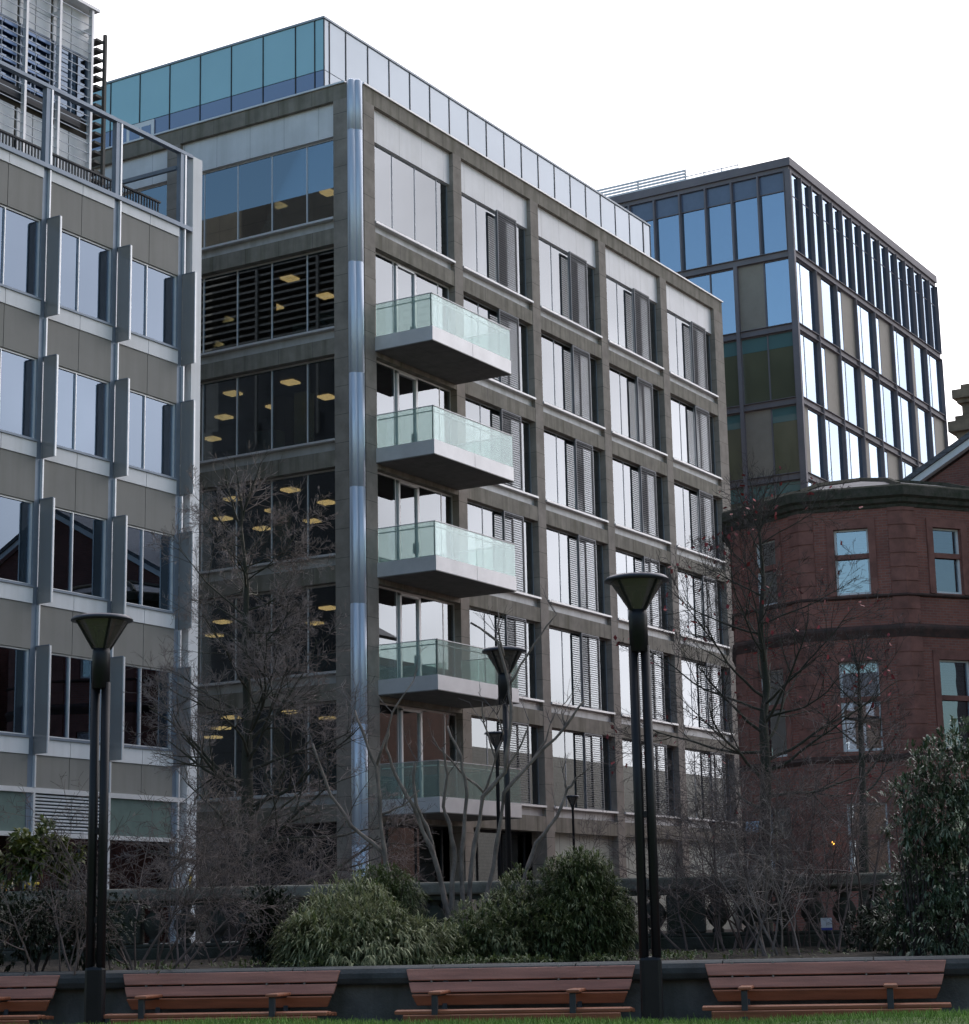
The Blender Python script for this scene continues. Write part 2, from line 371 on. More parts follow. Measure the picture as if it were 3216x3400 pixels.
# balconies
for k in range(1, 6):
    zf = HEADS[k - 1] + .54 + .09                       # top of the deck
    y0, y1, x1 = 52.50, 57.55, -33.23
    b = MB(); b.box(XF + .0, x1, y0, y1, zf - .47, zf - .44)
    bal = b.build('balcony', m_soff, main)
    f = MB(); f.box(x1 - .03, x1, y0, 55.00, zf - .44, zf + .03); f.box(x1 - .03, x1, 55.02, y1, zf - .44, zf + .03)
    f.box(XF, x1 - .03, y0, y0 + .03, zf - .44, zf + .03); f.box(XF, x1 - .03, y1 - .03, y1, zf - .44, zf + .03)
    f.build('fascia', m_panel if False else m_alu, bal)
    MB().box(XF + .01, x1 - .03, y0 + .03, y1 - .03, zf - .44, zf - .02).build('deck', m_soff, bal)
    zt = zf + 1.14
    for q0, q1 in ((y0 + .01, 54.99), (55.03, y1 - .01)):
        MB().box(x1 - .035, x1 - .015, q0, q1, zf + .031, zt).build('glass_panel', m_balg, bal)
    for yy in (y0 + .015, y1 - .035):
        MB().box(XF + .03, x1 - .04, yy, yy + .02, zf + .031, zt).build('glass_panel', m_balg, bal)
    hr = MB(); hr.box(x1 - .05, x1 - .0, y0 - .005, y1 + .005, zt, zt + .022)
    for yy in (y0 + .0, y1 - .045): hr.box(XF + .02, x1 - .05, yy, yy + .045, zt, zt + .022)
    hr.path([(XF + .02, y0 + .12, zt - .13), (x1 - .12, y0 + .12, zt - .13), (x1 - .12, y1 - .12, zt - .13)], .022, 6)
    hr.build('handrail', m_alu, bal)
    MB().box(x1 - .10, x1 - .04, y0 + .04, y0 + .10, zf + .03, zt).build('post', m_dark, bal)
# penthouse, set back behind the parapet
px, py, py1, pzt = -38.9, 54.45, 80.75, 32.38
ph = MB(); ph.box(-49.35, px - .02, py + .02, py1 - .02, 27.9, pzt - .05)
pht = ph.build('penthouse', m_dark, main)
g = MB(); g2 = MB(); gb = MB(); mu = MB()
ys = [py + .31 + 0] ; y = py + .33
edges = [py, py + .33, py + 1.36] + [py + 1.36 + 1.425 * i for i in range(1, 18)] + [py1 - .75, py1]
edges = sorted(set(round(e, 3) for e in edges if e <= py1))
for a, b in zip(edges[:-1], edges[1:]):
    g2.box(px - .03, px, a + .012, b - .012, 30.36, pzt - .06); g2.box(px - .03, px, a + .012, b - .012, 27.95, 30.33)
xe = [px, px - .4, px - 1.26] + [px - 1.26 - 1.47 * i for i in range(1, 8)]
for a, b in zip(xe[1:], xe[:-1]):
    g.box(a + .012, b - .012, py, py + .03, 30.36, pzt - .06)
    gb.box(a + .012, b - .012, py, py + .03, 27.95, 30.33)
g.build('glass_cladding', m_phg, pht); g2.build('glass_cladding', m_phs, pht); gb.build('glass_band', m_phb, pht)
for e in edges: mu.box(px - .01, px + .025, e - .02, e + .02, 27.9, pzt - .06)
for e in xe[1:]: mu.box(e - .02, e + .02, py - .025, py + .01, 27.9, pzt - .06)
mu.build('mullion', m_dark, pht)
MB().box(-49.4, px + .05, py - .05, py1 + .05, pzt - .05, pzt + .03).build('roof_edge', m_frame, pht)
dr = MB(); dr.box(-48.1, -46.75, py - .06, py - .026, 28.0, 30.3); dd = dr.build('terrace_door', m_alu, pht)
MB().box(-47.95, -47.45, py - .075, py - .061, 28.3, 30.1).build('pane', m_phb, dd)
MB().box(-47.35, -46.9, py - .075, py - .061, 28.3, 30.1).build('pane', m_phb, dd)

sp_ = MB(); sp_.lathe(-36.62, 52.75, [(.02, 17.98), (.06, 18.02), (.06, 18.09), (.02, 18.13)], 10); sp_.build('spotlight', emit('spot_glow', (1, .85, .5), 6), main)
# ================================================================== panelled office building with vertical glass fins
m_spand = pm('taupe_spandrel_panel', (.24, .23, .212), rough=.6, streak=.22, var=.05, scale=.8)
m_white = pm('off_white_panel', (.80, .80, .82), streak=.18, rough=.4, var=.04, scale=.8)
m_colb = pm('blue_grey_steel', (.22, .26, .32), rough=.4, metal=.35, var=.06)
m_edge = pm('bright_steel_edge', (.85, .85, .86), rough=.35, metal=.4, var=.05)
m_fin = glassm('grey_fin_glass', (.62, .62, .61), base=.02, gain=.3, milk=(.37, .37, .37), milkf=.62)
m_lglass = glassm('blue_tint_glass', (.30, .34, .36), base=.20, gain=.9, gcol=(.66, .80, 1.0), wav=0)
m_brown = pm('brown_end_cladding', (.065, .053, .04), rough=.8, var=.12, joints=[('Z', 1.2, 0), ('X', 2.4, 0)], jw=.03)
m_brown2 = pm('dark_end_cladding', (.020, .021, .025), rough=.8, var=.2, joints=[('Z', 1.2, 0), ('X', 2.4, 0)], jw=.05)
m_lvr = pm('mid_grey_louvre', (.10, .092, .085), rough=.7, var=.1)
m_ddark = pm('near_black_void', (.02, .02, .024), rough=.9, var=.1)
m_teal = pm('teal_lit_counter', (.42, .60, .60), rough=.5, var=.12)  # teal light on the shop counters put into their colour
m_bluestripe = pm('blue_blind_slat', (.24, .34, .56), rough=.3, var=.1, metal=.2)
m_gblind = pm('grey_blue_blind', (.26, .34, .40), rough=.7, var=.08, scale=.7)
XL = -35.0
left = thing('finned_office_building', 'pale panelled office building with grey glass fins beside its windows and a roof terrace frame', 'building', (XL, 42.8, ZG))
C = [42.06 - 2.745 * i for i in range(9)]
YEND, YST = 42.38, C[-1] - .2
TOPZ = 19.9
H = [18.34 - 3.755 * r for r in range(4)]
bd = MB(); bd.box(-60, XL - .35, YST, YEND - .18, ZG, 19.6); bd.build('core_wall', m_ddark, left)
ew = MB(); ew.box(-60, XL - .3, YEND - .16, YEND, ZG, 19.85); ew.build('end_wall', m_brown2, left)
MB().box(XL - .9, XL + .10, YST, YEND - .02, 19.78, TOPZ).build('parapet_cap', m_colb, left)
MB().box(XL - .28, XL + .06, YEND + .02, YEND + .43, ZG, 22.1).build('end_wall_panel', m_white, left)
for i in range(len(C) - 1):
    y1, y0 = C[i] - .21, C[i + 1] + .03; ym = C[i + 1] + 1.28
    def band(z0, z1, x0, x1, nm, m):
        q = MB(); q.box(x0, x1, y0, ym - .01, z0, z1); q.box(x0, x1, ym + .01, y1, z0, z1); q.box(x0 - .02, x0, y0, y1, z0, z1); return q.build(nm, m, left)
    band(19.49, 19.775, XL - .1, XL + .03, 'sill_band', m_white)
    for a, b in ((19.475, H[0]),) + tuple((H[r] - 2.62, H[r + 1]) for r in range(3)) + ((H[3] - 2.62, 3.66),):
        band(b, a, XL - .12, XL, 'spandrel_panel', m_spand)
    for r in range(4):
        h = H[r]
        band(h - 2.61, h - 2.215, XL - .1, XL + .03, 'sill_band', m_white)
        fr = MB(); frame_yz(fr, XL - .06, y0, y1, h - 2.15, h, [ym], w=.045, d=.09)
        w = fr.build('window', m_edge, left)
        MB().box(XL - .125, XL - .105, y0 + .03, y1 - .03, h - 2.11, h - .04).build('pane', m_lglass, w)
        MB().box(XL - .1, XL + .075, y0, y1, h - 2.212, h - 2.152).build('sill', m_colb, w)
        MB().box(XL - .30, XL - .28, y0 + .04, ym - .03, h - 2.1, h - .05).build('blind', m_gblind, w) if r == 3 or (r == 2 and i % 2) else None
for c in C:
    MB().box(XL - .3, XL - .012, c - .205, c - .02, ZG, 19.775).build('column', m_colb, left)
    for zb_, zt_ in [(3.66, H[3] - 2.63)] + [(H[r] + .10, (H[r - 1] - 2.63) if r else 19.775) for r in range(4)]:
        MB().box(XL - .05, XL + .07, c - .018, c + .028, zb_, zt_).build('rail', m_edge, left)
    for r in range(4):
        f = MB(); f.box(XL + .0, XL + .44, c - .012, c + .012, H[r] - 2.60, H[r] + .07)
        fo = f.build('glass_fin', m_fin, left)
        MB().box(XL + .441, XL + .475, c - .022, c + .034, H[r] - 2.60, H[r] + .07).build('edge_strip', m_edge, fo)
        MB().box(XL - .04, XL + .44, c - .02, c + .02, H[r] + .072, H[r] + .095).build('bracket', m_colb, fo)
# terrace frame over the roof
tf = MB()
for c in C: tf.box(XL - .10, XL + .05, c - .20, c + .03, TOPZ, 22.03)
tf.box(XL - .1, XL + .07, YST, YEND, 22.03, 22.13)
tf.box(XL - 3.4, XL - .1, 41.8, 41.9, 21.55, 21.66)
fo = tf.build('terrace_frame', m_colb, left)
for c in C: MB().box(XL + .052, XL + .075, c - .03, c + .03, TOPZ, 22.02).build('edge_strip', m_edge, fo)
rl = MB()
yy = 20.5
while yy < 42.2: rl.box(-36.02, -35.98, yy, yy + .025, TOPZ, 20.82); yy += .12
rl.box(-36.04, -35.96, 20.5, 42.2, 20.82, 20.87); rl.build('terrace_railing', m_dark, left)
# upper storeys, set back behind a steel sunshade grid
XU = -38.5
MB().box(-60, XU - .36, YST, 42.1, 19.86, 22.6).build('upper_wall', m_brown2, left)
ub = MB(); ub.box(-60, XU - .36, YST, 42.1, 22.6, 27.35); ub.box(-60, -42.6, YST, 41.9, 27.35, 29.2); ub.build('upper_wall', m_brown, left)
UY = [41.9 - 1.375 * i for i in range(14)]
for i in range(13):
    y1, y0 = UY[i] - .06, UY[i + 1] + .06; y1 = 42.1 if i == 0 else y1; ym = (y0 + y1) / 2
    for a, b in ((26.02, 26.66), (26.68, 27.4), (19.7, 21.4), (21.42, 23.4)):
        for u, v in ((y0, ym - .02), (ym + .02, y1)): MB().box(XU - .36, XU - .31, u, v, a, b).build('wall_panel', m_white, left)
for i in range(13):
    y1, y0 = UY[i] - .06, UY[i + 1] + .06; y1 = 42.1 if i == 0 else y1
    fr = MB(); frame_yz(fr, XU - .27, y0, y1, 23.95, 26.0, [(y0 + y1) / 2], w=.05)
    w = fr.build('window', m_colb, left)
    MB().box(XU - .345, XU - .33, y0, y1, 23.98, 25.98).build('pane', m_lglass, w)
    if i >= 1:
        bl = MB()
        for k in range(7): bl.box(XU - .26, XU - .23, y0 + .05, (y0 + y1) / 2 - .05, 24.05 + .285 * k, 24.17 + .285 * k); bl.box(XU - .26, XU - .23, (y0 + y1) / 2 + .05, y1 - .05, 24.05 + .285 * k, 24.17 + .285 * k)
        bl.build('blind', m_bluestripe, w)
MB().box(XU - .31, XU - .1, YST, 41.6, 23.56, 23.9).build('walkway', m_dark, left)
sg = MB()
for c in UY: sg.box(XU - .09, XU + .05, c - .045, c + .045, TOPZ - .2, 27.5)
z = 20.2
rd = MB()
while z < 27.4: rd.box(XU - .012, XU + .012, YST, 41.95, z, z + .024); z += .29
rd.build('sunshade_rods', m_frame, left)
sg.box(XU - .36, XU + .1, YST, 42.15, 27.42, 27.52)
for c in UY[:6]: sg.box(XU - .31, XU - .09, c - .03, c + .03, 26.75, 26.85)
sg.build('sunshade_grid', m_alu, left)
lt = MB(); z = 19.95
while z < 26.7: lt.box(-52 if z > 22.6 else -39.6, XU - .01, 42.14, 42.44, z, z + .08); z += .30
lt.build('end_louvres', m_lvr, left)
lp = MB()
for x in (XU, -41, -44, -47, -50): lp.box(x - .05, x + .05, 42.445, 42.54, 19.0, 26.85)
lp.build('louvre_post', m_lvr, left)
# street level: louvre grille, green glass and a shopfront with a lettered fascia
gl_ = MB(); gl_.box(XL - .1, XL + .05, YST, YEND - .02, 3.53, 3.655); gl_.box(XL - .1, XL + .04, YST, YEND - .02, 2.46, 2.57)
for c in C: gl_.box(XL - .1, XL + .055, c - .03, c + .04, ZG, 3.53)
gl_.build('shop_frame', m_edge, left)
m_grn = pm('green_grey_glass_panel', (.16, .21, .19), rough=.2, var=.08)
for i in range(len(C) - 1):
    y0, y1 = C[i + 1] + .04, C[i] - .03
    if i == 1:
        lv = MB(); zz = 2.59
        while zz < 3.5:
            for u, v in ((y0, (y0 + y1) / 2 - .02), ((y0 + y1) / 2 + .02, y1)): lv.obox((XL - .02, (u + v) / 2, zz + .03), (.035, 0, -.016), (0, (v - u) / 2, 0), (.006, 0, .014))
            zz += .085
        lv.build('louvre_grille', m_white, left)
    else: MB().box(XL - .08, XL - .03, y0, y1, 2.575, 3.525).build('green_panel', m_grn, left)
    MB().box(XL - .06, XL - .04, y0, y1, ZG, 2.45).build('shop_window', m_glass, left)
    MB().box(XL - .30, XL - .26, y0 + .05, y1 - .05, .15, .85).build('counter', m_teal, left)
MB().box(XL - .31, XL - .30, YST, 39.2, .9, 2.4).build('shop_back', pm('grey_shop_wall', (.16, .16, .17), rough=.8), left)
m_let = pm('orange_lettering', (.62, .28, .04), rough=.5, var=.05)
m_let2 = pm('yellow_lettering', (.70, .50, .06), rough=.5, var=.05)
LET = {'C': [((.9, .9), (.6, 1), (.2, .85), (.05, .5), (.2, .15), (.6, 0), (.9, .1))], 'A': [((0, 0), (.5, 1), (1, 0)), ((.2, .4), (.8, .4))],
       'G': [((.9, .9), (.5, 1), (.1, .75), (.05, .3), (.4, 0), (.9, .1), (.9, .45), (.5, .45))], 'E': [((.9, 1), (.1, 1), (.1, 0), (.9, 0)), ((.1, .5), (.7, .5))],
       'N': [((0, 0), (0, 1), (.9, 0), (.9, 1))], 'I': [((.5, 0), (.5, 1))], 'O': [((.5, 0), (.1, .2), (.05, .6), (.5, 1), (.9, .7), (.9, .3), (.5, 0))], 'M': [((0, 0), (0, 1), (.5, .4), (1, 1), (1, 0))]}
def letters(txt, org, du, dv, nrm, size, gap, rad, mat, parent, name='lettering'):
    mb = MB(); org, du, dv, nrm = Vector(org), Vector(du), Vector(dv), Vector(nrm); u = 0
    for ch in txt:
        for st in LET.get(ch, []):
            mb.path([org + du * (u + p[0] * size * .8) + dv * (p[1] * size) + nrm * .02 for p in st], rad, 5)
        u += size * .8 + gap
    return mb.build(name, mat, parent)
letters('CA', (XL - .02, 35.2, 1.02), (0, 1, 0), (0, 0, 1), (1, 0, 0), .30, .1, .04, m_let, left)
letters('GE', (XL - .02, 36.85 - .48, 1.06), (0, 1, 0), (0, 0, 1), (1, 0, 0), .27, .07, .04, m_let2, left)

MB().box(XL + .062, XL + .075, 42.52, 42.63, 1.25, 1.6).build('yellow_notice', m_let2, left)
# ================================================================== dark metal office block behind
m_dframe = pm('dark_bronze_frame', (.20, .18, .20), rough=.6, metal=.1, var=.1, scale=.8)
m_dglass = glassm('blue_coated_glass', (.46, .50, .52), base=.42, gain=1.6, gcol=(.66, .82, 1), wav=0)
m_dblue = pm('grey_blue_spandrel_glass', (.13, .165, .25), rough=.12, var=.05, spec=.7)
m_olg = coatm('olive_reflection_glass', (.125, .13, .08), base=.12, gain=1.2, var=.2)  # olive colour stands in for a lit brick wall mirrored in the panes
m_tlg = coatm('teal_coated_glass', (.10, .21, .22), base=.12, gain=1.2)
m_beige = pm('beige_infill_panel', (.30, .26, .22), rough=.6, var=.05)
XD, YD = -35.5, 90.3
dk = thing('dark_office_block', 'dark bronze framed office block with blue glazing and tall roof fins behind the stone office', 'building', (XD, YD, ZG))
Y1D, X1D = 113.35, -57.0
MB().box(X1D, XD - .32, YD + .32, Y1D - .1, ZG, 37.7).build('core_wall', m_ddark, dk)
BZ = [33.36 - 3.84 * k for k in range(9)]
colY = [YD + .06 + 2.87 * k for k in range(9)]; colX = [XD - .30 - 2.96 * k for k in range(8)]
def dbox(x0, x1, y0, y1, z0, z1, nm, m): return MB().box(x0, x1, y0, y1, z0, z1).build(nm, m, dk)
r = MB(); r.box(X1D, XD + .02, YD - .02, YD + .5, 37.82, 38.25); r.box(XD - .5, XD + .02, YD + .5, Y1D, 37.82, 38.25); r.box(X1D, XD - .1, YD + .1, YD + .5, 37.6, 37.82); r.box(XD - .5, XD - .1, YD + .5, Y1D, 37.6, 37.82); r.box(X1D, XD - .5, YD + .5, Y1D, 37.7, 37.8)
r.build('roof_edge', m_dframe, dk)
for k, b in enumerate(BZ):                     # floor bands with two flanges
    s = MB(); s.box(XD - .26, XD - .10, YD + .2, Y1D, b - .33, b - .03)
    for q in (b - .03, b - .36): s.box(XD - .26, XD + .0, YD + .2, Y1D, q, q + .03)
    s.box(X1D, XD - .3, YD + .10, YD + .26, b - .33, b - .03)
    for q in (b - .03, b - .36): s.box(X1D, XD - .3, YD + .0, YD + .26, q, q + .03)
    s.build('floor_band', m_dframe, dk)
cn = MB(); cn.box(XD - .30, XD + .012, YD - .012, YD + .20, ZG, 37.6); cn.box(XD - .33, XD - .30, YD + .0, YD + .3, ZG, 37.6); cn.build('corner_post', m_dframe, dk)
for y in colY[1:]:
    c = MB(); c.box(XD - .25, XD + .015, y - .06, y + .06, ZG, 33.0); c.box(XD + .015, XD + .03, y - .012, y + .012, ZG, 33.0); c.build('column', m_dframe, dk)
for x in colX[1:]:
    c = MB(); c.box(x - .10, x + .10, YD - .015, YD + .26, ZG, 33.0); c.build('column', m_dframe, dk)
for j in range(17):                            # roof storey fins
    y = colY[0] + 1.435 * j
    MB().box(XD - .25, XD + .02, y - .035, y + .035, 33.36, 37.6).build('fin', m_dframe, dk)
gt = MB(); gt.box(XD - .20, XD - .18, YD + .2, Y1D - .05, 33.36, 37.6)
w = MB(); w.box(XD - .19, XD - .165, YD + .2, Y1D - .05, 36.35, 36.40); w = w.build('roof_glazing_bar', m_dframe, dk); gt.build('pane', m_dglass, w)
fr = MB(); xs = [XD - .33 - 1.48 * i for i in range(14)]
for x in xs: fr.box(x - .045, x + .045, YD + .0, YD + .26, 33.36, 37.6)
fr.box(X1D, XD - .33, YD + .17, YD + .22, 36.55, 36.60)
w = fr.build('roof_storey_frame', m_dframe, dk)
MB().box(X1D, XD - .33, YD + .23, YD + .25, 33.36, 36.55).build('pane', m_dglass, w)
MB().box(X1D, XD - .33, YD + .23, YD + .25, 36.6, 37.6).build('spandrel_pane', m_dblue, w)
pat = random.Random(3)
PAT = ['gg', 'pg', 'gp', 'gg', 'gp', 'gg', 'pg', 'gg', 'pg']
for k in range(1, 8):
    z1, z0 = BZ[k - 1] - .36, BZ[k]
    for i in range(8):
        a, b = colY[i] + .06, colY[i + 1] - .06; m_ = a + .98
        t = PAT[(i + 3 * (k - 1) + (k == 4)) % 8]
        f = MB(); f.box(XD - .25, XD - .165, m_ - .03, m_ + .03, z0, z1); f.box(XD - .25, XD - .16, a, b, z1 - .06, z1); f.box(XD - .25, XD - .16, a, b, z0, z0 + .05)
        w = f.build('window', m_dframe, dk)
        for n_, (u, v) in enumerate(((a, m_ - .03), (m_ + .03, b))):
            gls = t[n_] == 'g'
            MB().box(XD - .25, XD - .18 if gls else XD - .165, u, v, z0 + .05, z1 - .06).build('pane' if gls else 'infill_panel', m_dglass if gls else m_beige, w)
    for i in range(7):
        b, a = colX[i] - .10, colX[i + 1] + .10
        if i == 0: b = XD - .33
        m_ = (a + b) / 2; t = ['gp', 'gg', 'gg', 'gp'][(i + k - 1) % 4] if i else ['gp', 'gg', 'gp', 'gg'][(k - 1) % 4]
        f = MB(); f.box(m_ - .03, m_ + .03, YD + .16, YD + .25, z0, z1); f.box(a, b, YD + .18, YD + .25, z1 - .06, z1); f.box(a, b, YD + .18, YD + .25, z0, z0 + .05)
        w = f.build('window', m_dframe, dk)
        for n_, (u, v) in enumerate(((m_ + .03, b), (a, m_ - .03))):
            gls = t[n_] == 'g'
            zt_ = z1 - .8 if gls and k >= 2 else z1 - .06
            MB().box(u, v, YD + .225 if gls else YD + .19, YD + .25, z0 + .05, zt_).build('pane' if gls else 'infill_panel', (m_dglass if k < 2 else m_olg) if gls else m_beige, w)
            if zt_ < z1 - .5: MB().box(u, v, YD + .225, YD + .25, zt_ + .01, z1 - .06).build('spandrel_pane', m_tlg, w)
sc = MB()
for q in range(6): sc.box(-56, -41.6, YD + .7, YD + .76, 38.2 + .17 * q, 38.31 + .17 * q)
for x in (-56, -52, -48, -44.5, -41.7): sc.box(x, x + .08, YD + .76, YD + .84, 38.2, 39.2)
for q in range(3): sc.box(-41.6, -38.6, YD + .7, YD + .73, 38.38 + .17 * q, 38.43 + .17 * q)
for x in (-40.6, -39.6, -38.65): sc.box(x, x + .05, YD + .73, YD + .78, 38.2, 38.82)
sc.build('roof_screen', m_alu, dk)

# ================================================================== red brick building with a round corner turret
def brickm(name, c1, c2, mortar, radial=False, sc=1.0):
    m, t = newmat(name); l = t.links.new
    out = N(t, 'ShaderNodeOutputMaterial'); p = N(t, 'ShaderNodeBsdfPrincipled'); p.inputs['Roughness'].default_value = .85
    tc = N(t, 'ShaderNodeTexCoord'); sp = N(t, 'ShaderNodeSeparateXYZ'); l(tc.outputs['Object'], sp.inputs[0])
    if radial:
        at = N(t, 'ShaderNodeMath', operation='ARCTAN2'); l(sp.outputs[1], at.inputs[0]); l(sp.outputs[0], at.inputs[1])
        u = N(t, 'ShaderNodeMath', operation='MULTIPLY'); u.inputs[1].default_value = 4.1; l(at.outputs[0], u.inputs[0])
    else:
        u = N(t, 'ShaderNodeMath', operation='ADD'); l(sp.outputs[0], u.inputs[0]); l(sp.outputs[1], u.inputs[1])
    cb = N(t, 'ShaderNodeCombineXYZ'); l(u.outputs[0], cb.inputs[0]); l(sp.outputs[2], cb.inputs[1])
    bt = N(t, 'ShaderNodeTexBrick'); bt.inputs['Scale'].default_value = 1.0
    bt.inputs['Brick Width'].default_value = .225 * sc; bt.inputs['Row Height'].default_value = .076 * sc; bt.inputs['Mortar Size'].default_value = .008
    bt.inputs['Color1'].default_value = (*c1, 1); bt.inputs['Color2'].default_value = (*c2, 1); bt.inputs['Mortar'].default_value = (*mortar, 1)
    l(cb.outputs[0], bt.inputs['Vector'])
    nz = N(t, 'ShaderNodeTexNoise'); nz.inputs['Scale'].default_value = 1.1; nz.inputs['Detail'].default_value = 7; l(tc.outputs['Object'], nz.inputs['Vector'])
    mr = N(t, 'ShaderNodeMapRange'); mr.inputs['From Min'].default_value = .35; mr.inputs['From Max'].default_value = .75; mr.inputs['To Min'].default_value = .0; mr.inputs['To Max'].default_value = .6
    l(nz.outputs['Fac'], mr.inputs['Value'])
    mx = N(t, 'ShaderNodeMix', data_type='RGBA'); mx.inputs[7].default_value = (c1[0] * .45, c1[1] * .5, c1[2] * .55, 1)
    l(mr.outputs[0], mx.inputs[0]); l(bt.outputs['Color'], mx.inputs[6]); l(mx.outputs[2], p.inputs['Base Color'])
    bp = N(t, 'ShaderNodeBump'); bp.inputs['Strength'].default_value = .4; bp.inputs['Distance'].default_value = .01; l(bt.outputs['Fac'], bp.inputs['Height']); bp.invert = True
    l(bp.outputs[0], p.inputs['Normal']); l(p.outputs[0], out.inputs[0])
    return m
m_brickr = brickm('red_brick_turret', (.36, .125, .09), (.26, .092, .07), (.27, .19, .16), radial=True)
m_brick = brickm('red_brick', (.27, .10, .078), (.2, .078, .062), (.2, .15, .13))
m_sand = pm('red_sandstone', (.27, .115, .09), rough=.85, var=.22, scale=2.2, bump=.3)
m_moss = pm('mossy_stone', (.10, .082, .066), rough=.95, var=.4, scale=5, col2=(.035, .04, .022), bump=.6, bscale=20)
m_strc = pm('sooty_sandstone', (.12, .06, .05), rough=.9, var=.35, scale=3, col2=(.05, .035, .03), bump=.3)
m_slate = pm('grey_slate', (.12, .12, .135), rough=.55, var=.3, scale=8, joints=[('Z', .16, 0)], jw=.02)
m_wfr = pm('white_window_frame', (.82, .83, .84), rough=.5, var=.05)
m_rglass = glassm('old_window_glass', (.45, .48, .5), base=.24, gain=1.0, gcol=(.76, .88, 1), wav=.008, wscale=1.2)
m_blind = pm('pale_blue_blind', (.68, .75, .82), rough=.6, var=.12, joints=[('Z', .14, 0)], jw=.02)
TC = Vector((-20.5, 56.6, ZG)); AP = 4.0; FA = radians(-75.5); NF = 9
red = thing('red_brick_building', 'red brick and sandstone building with a rounded corner turret and mossy cornice', 'building', TC)
hw = AP * math.tan(radians(20))
wl = MB(); pr = MB(); tr = MB()
def loc(ang, out, side, z):
    n = Vector((cos(ang), sin(ang), 0)); t = Vector((-sin(ang), cos(ang), 0))
    q = TC + n * out + t * side; return (q.x, q.y, z)
def fbox(mb, ang, o0, o1, s0, s1, z0, z1):
    mb.hexa([loc(ang, o0, s0, z0), loc(ang, o1, s0, z0), loc(ang, o1, s1, z0), loc(ang, o0, s1, z0), loc(ang, o0, s0, z1), loc(ang, o1, s0, z1), loc(ang, o1, s1, z1), loc(ang, o0, s1, z1)])
WZ = [(1.0, 3.2, .55), (4.62, 7.12, .55), (9.0, 10.88, .48)]
for k in range(-3, 4):
    ang = FA + radians(40) * k
    z = ZG
    for a, b, w in WZ:
        fbox(wl, ang, AP - .35, AP, -hw, hw, z, a)
        fbox(wl, ang, AP - .35, AP, -hw, -w, a, b); fbox(wl, ang, AP - .35, AP, w, hw, a, b)
        z = b
        # sandstone surround
        f = MB(); zt = a + (b - a) * .56
        fbox(f, ang, AP - .20, AP - .10, -w, w, a, a + .07); fbox(f, ang, AP - .20, AP - .10, -w, w, b - .05, b)
        for s in (-1, 1): fbox(f, ang, AP - .20, AP - .10, s * w, s * (w - .06), a + .07, b - .05)
        wd = f.build('window', m_wfr, red)
        tr = MB()
        for s in (-1, 1): fbox(tr, ang, AP - .02, AP + .05, s * w, s * (w + .2), a - .02, b + .25)
        fbox(tr, ang, AP - .02, AP + .05, -w, w, b, b + .25); tr.build('surround', m_sand, wd)
        tm = MB(); fbox(tm, ang, AP - .22, AP - .05, -w, w, zt - .03, zt + .11); tm.build('transom', m_sand, wd)
        g = MB(); fbox(g, ang, AP - .17, AP - .155, -w + .05, w - .05, a + .06, zt - .03); fbox(g, ang, AP - .17, AP - .155, -w + .05, w - .05, zt + .11, b - .04); g.build('pane', m_rglass, wd)
        bl = MB()
        if a > 4: fbox(bl, ang, AP - .28, AP - .27, -w + .06, w - .06, zt + .12, b - .05); bl.build('blind', m_blind, wd)
        if a > 8 or k > 0:
            b2 = MB(); fbox(b2, ang, AP - .32, AP - .31, -w + .06, w - .06, a + .1, zt - .05); b2.build('blind', pm('net_curtain', (.30, .36, .42), rough=.7, var=.35, scale=3), wd) if a > 4 else None
    fbox(wl, ang, AP - .35, AP, -hw, hw, z, 11.5)
    # rusticated pier on each facet edge
    zz = ZG
    for s in (-1, 1):
        zq = ZG; pr = MB(); fbox(pr, ang, AP - .06, AP + .012, s * (hw - .38), s * (hw + .004), ZG, 11.4)
        while zq < 11.4:
            zn = min(zq + .40, 11.45)
            if not (7.7 < zq < 8.0): fbox(pr, ang, AP - .05, AP + .035, s * (hw - .40), s * (hw + .012), zq + .02, zn - .02)
            zq += .40
        pr.build('rusticated_pier', m_sand, red)
wl.build('turret_wall', m_brickr, red); 
R9 = AP / cos(radians(20))
st = MB(); st.lathe(TC.x, TC.y, [(R9 - .2, 7.74), (R9 + .02, 7.74), (R9 + .05, 7.82), (R9 + .12, 7.96), (R9 + .12, 8.02), (R9 + .04, 8.1), (R9 - .2, 8.12)], 9, a0=FA + radians(20))
st.lathe(TC.x, TC.y, [(R9 - .2, 8.84), (R9 + .02, 8.86), (R9 + .10, 8.9), (R9 + .10, 8.95), (R9 - .2, 8.98)], 9, a0=FA + radians(20))
st.lathe(TC.x, TC.y, [(R9 - .2, 4.3), (R9 + .02, 4.3), (R9 + .09, 4.4), (R9 + .09, 4.5), (R9 - .2, 4.55)], 9, a0=FA + radians(20)); st.build('string_course', m_strc, red)
co = MB(); co.lathe(TC.x, TC.y, [(R9 - .3, 11.42), (R9 + .04, 11.42), (R9 + .06, 11.5), (R9 + .15, 11.55), (R9 + .18, 11.66), (R9 + .28, 11.72), (R9 + .28, 11.98), (R9 + .22, 12.04), (R9 - .6, 12.08)], 9, a0=FA + radians(20))
co.build('cornice', m_moss, red)
rf = MB(); rf.lathe(TC.x, TC.y, [(4.1, 12.05), (3.0, 12.42), (.06, 13.1)], 9, a0=FA + radians(20)); rf.build('turret_roof', m_slate, red)
rr = MB()
for k in range(9):
    a = FA + radians(20) + 2 * pi * k / 9
    rr.path([(TC.x + 4.1 * cos(a), TC.y + 4.1 * sin(a), 12.08), (TC.x + 3.0 * cos(a), TC.y + 3.0 * sin(a), 12.46), (TC.x, TC.y, 13.14)], .09, 5)
rr.build('roof_ridge', m_moss, red)
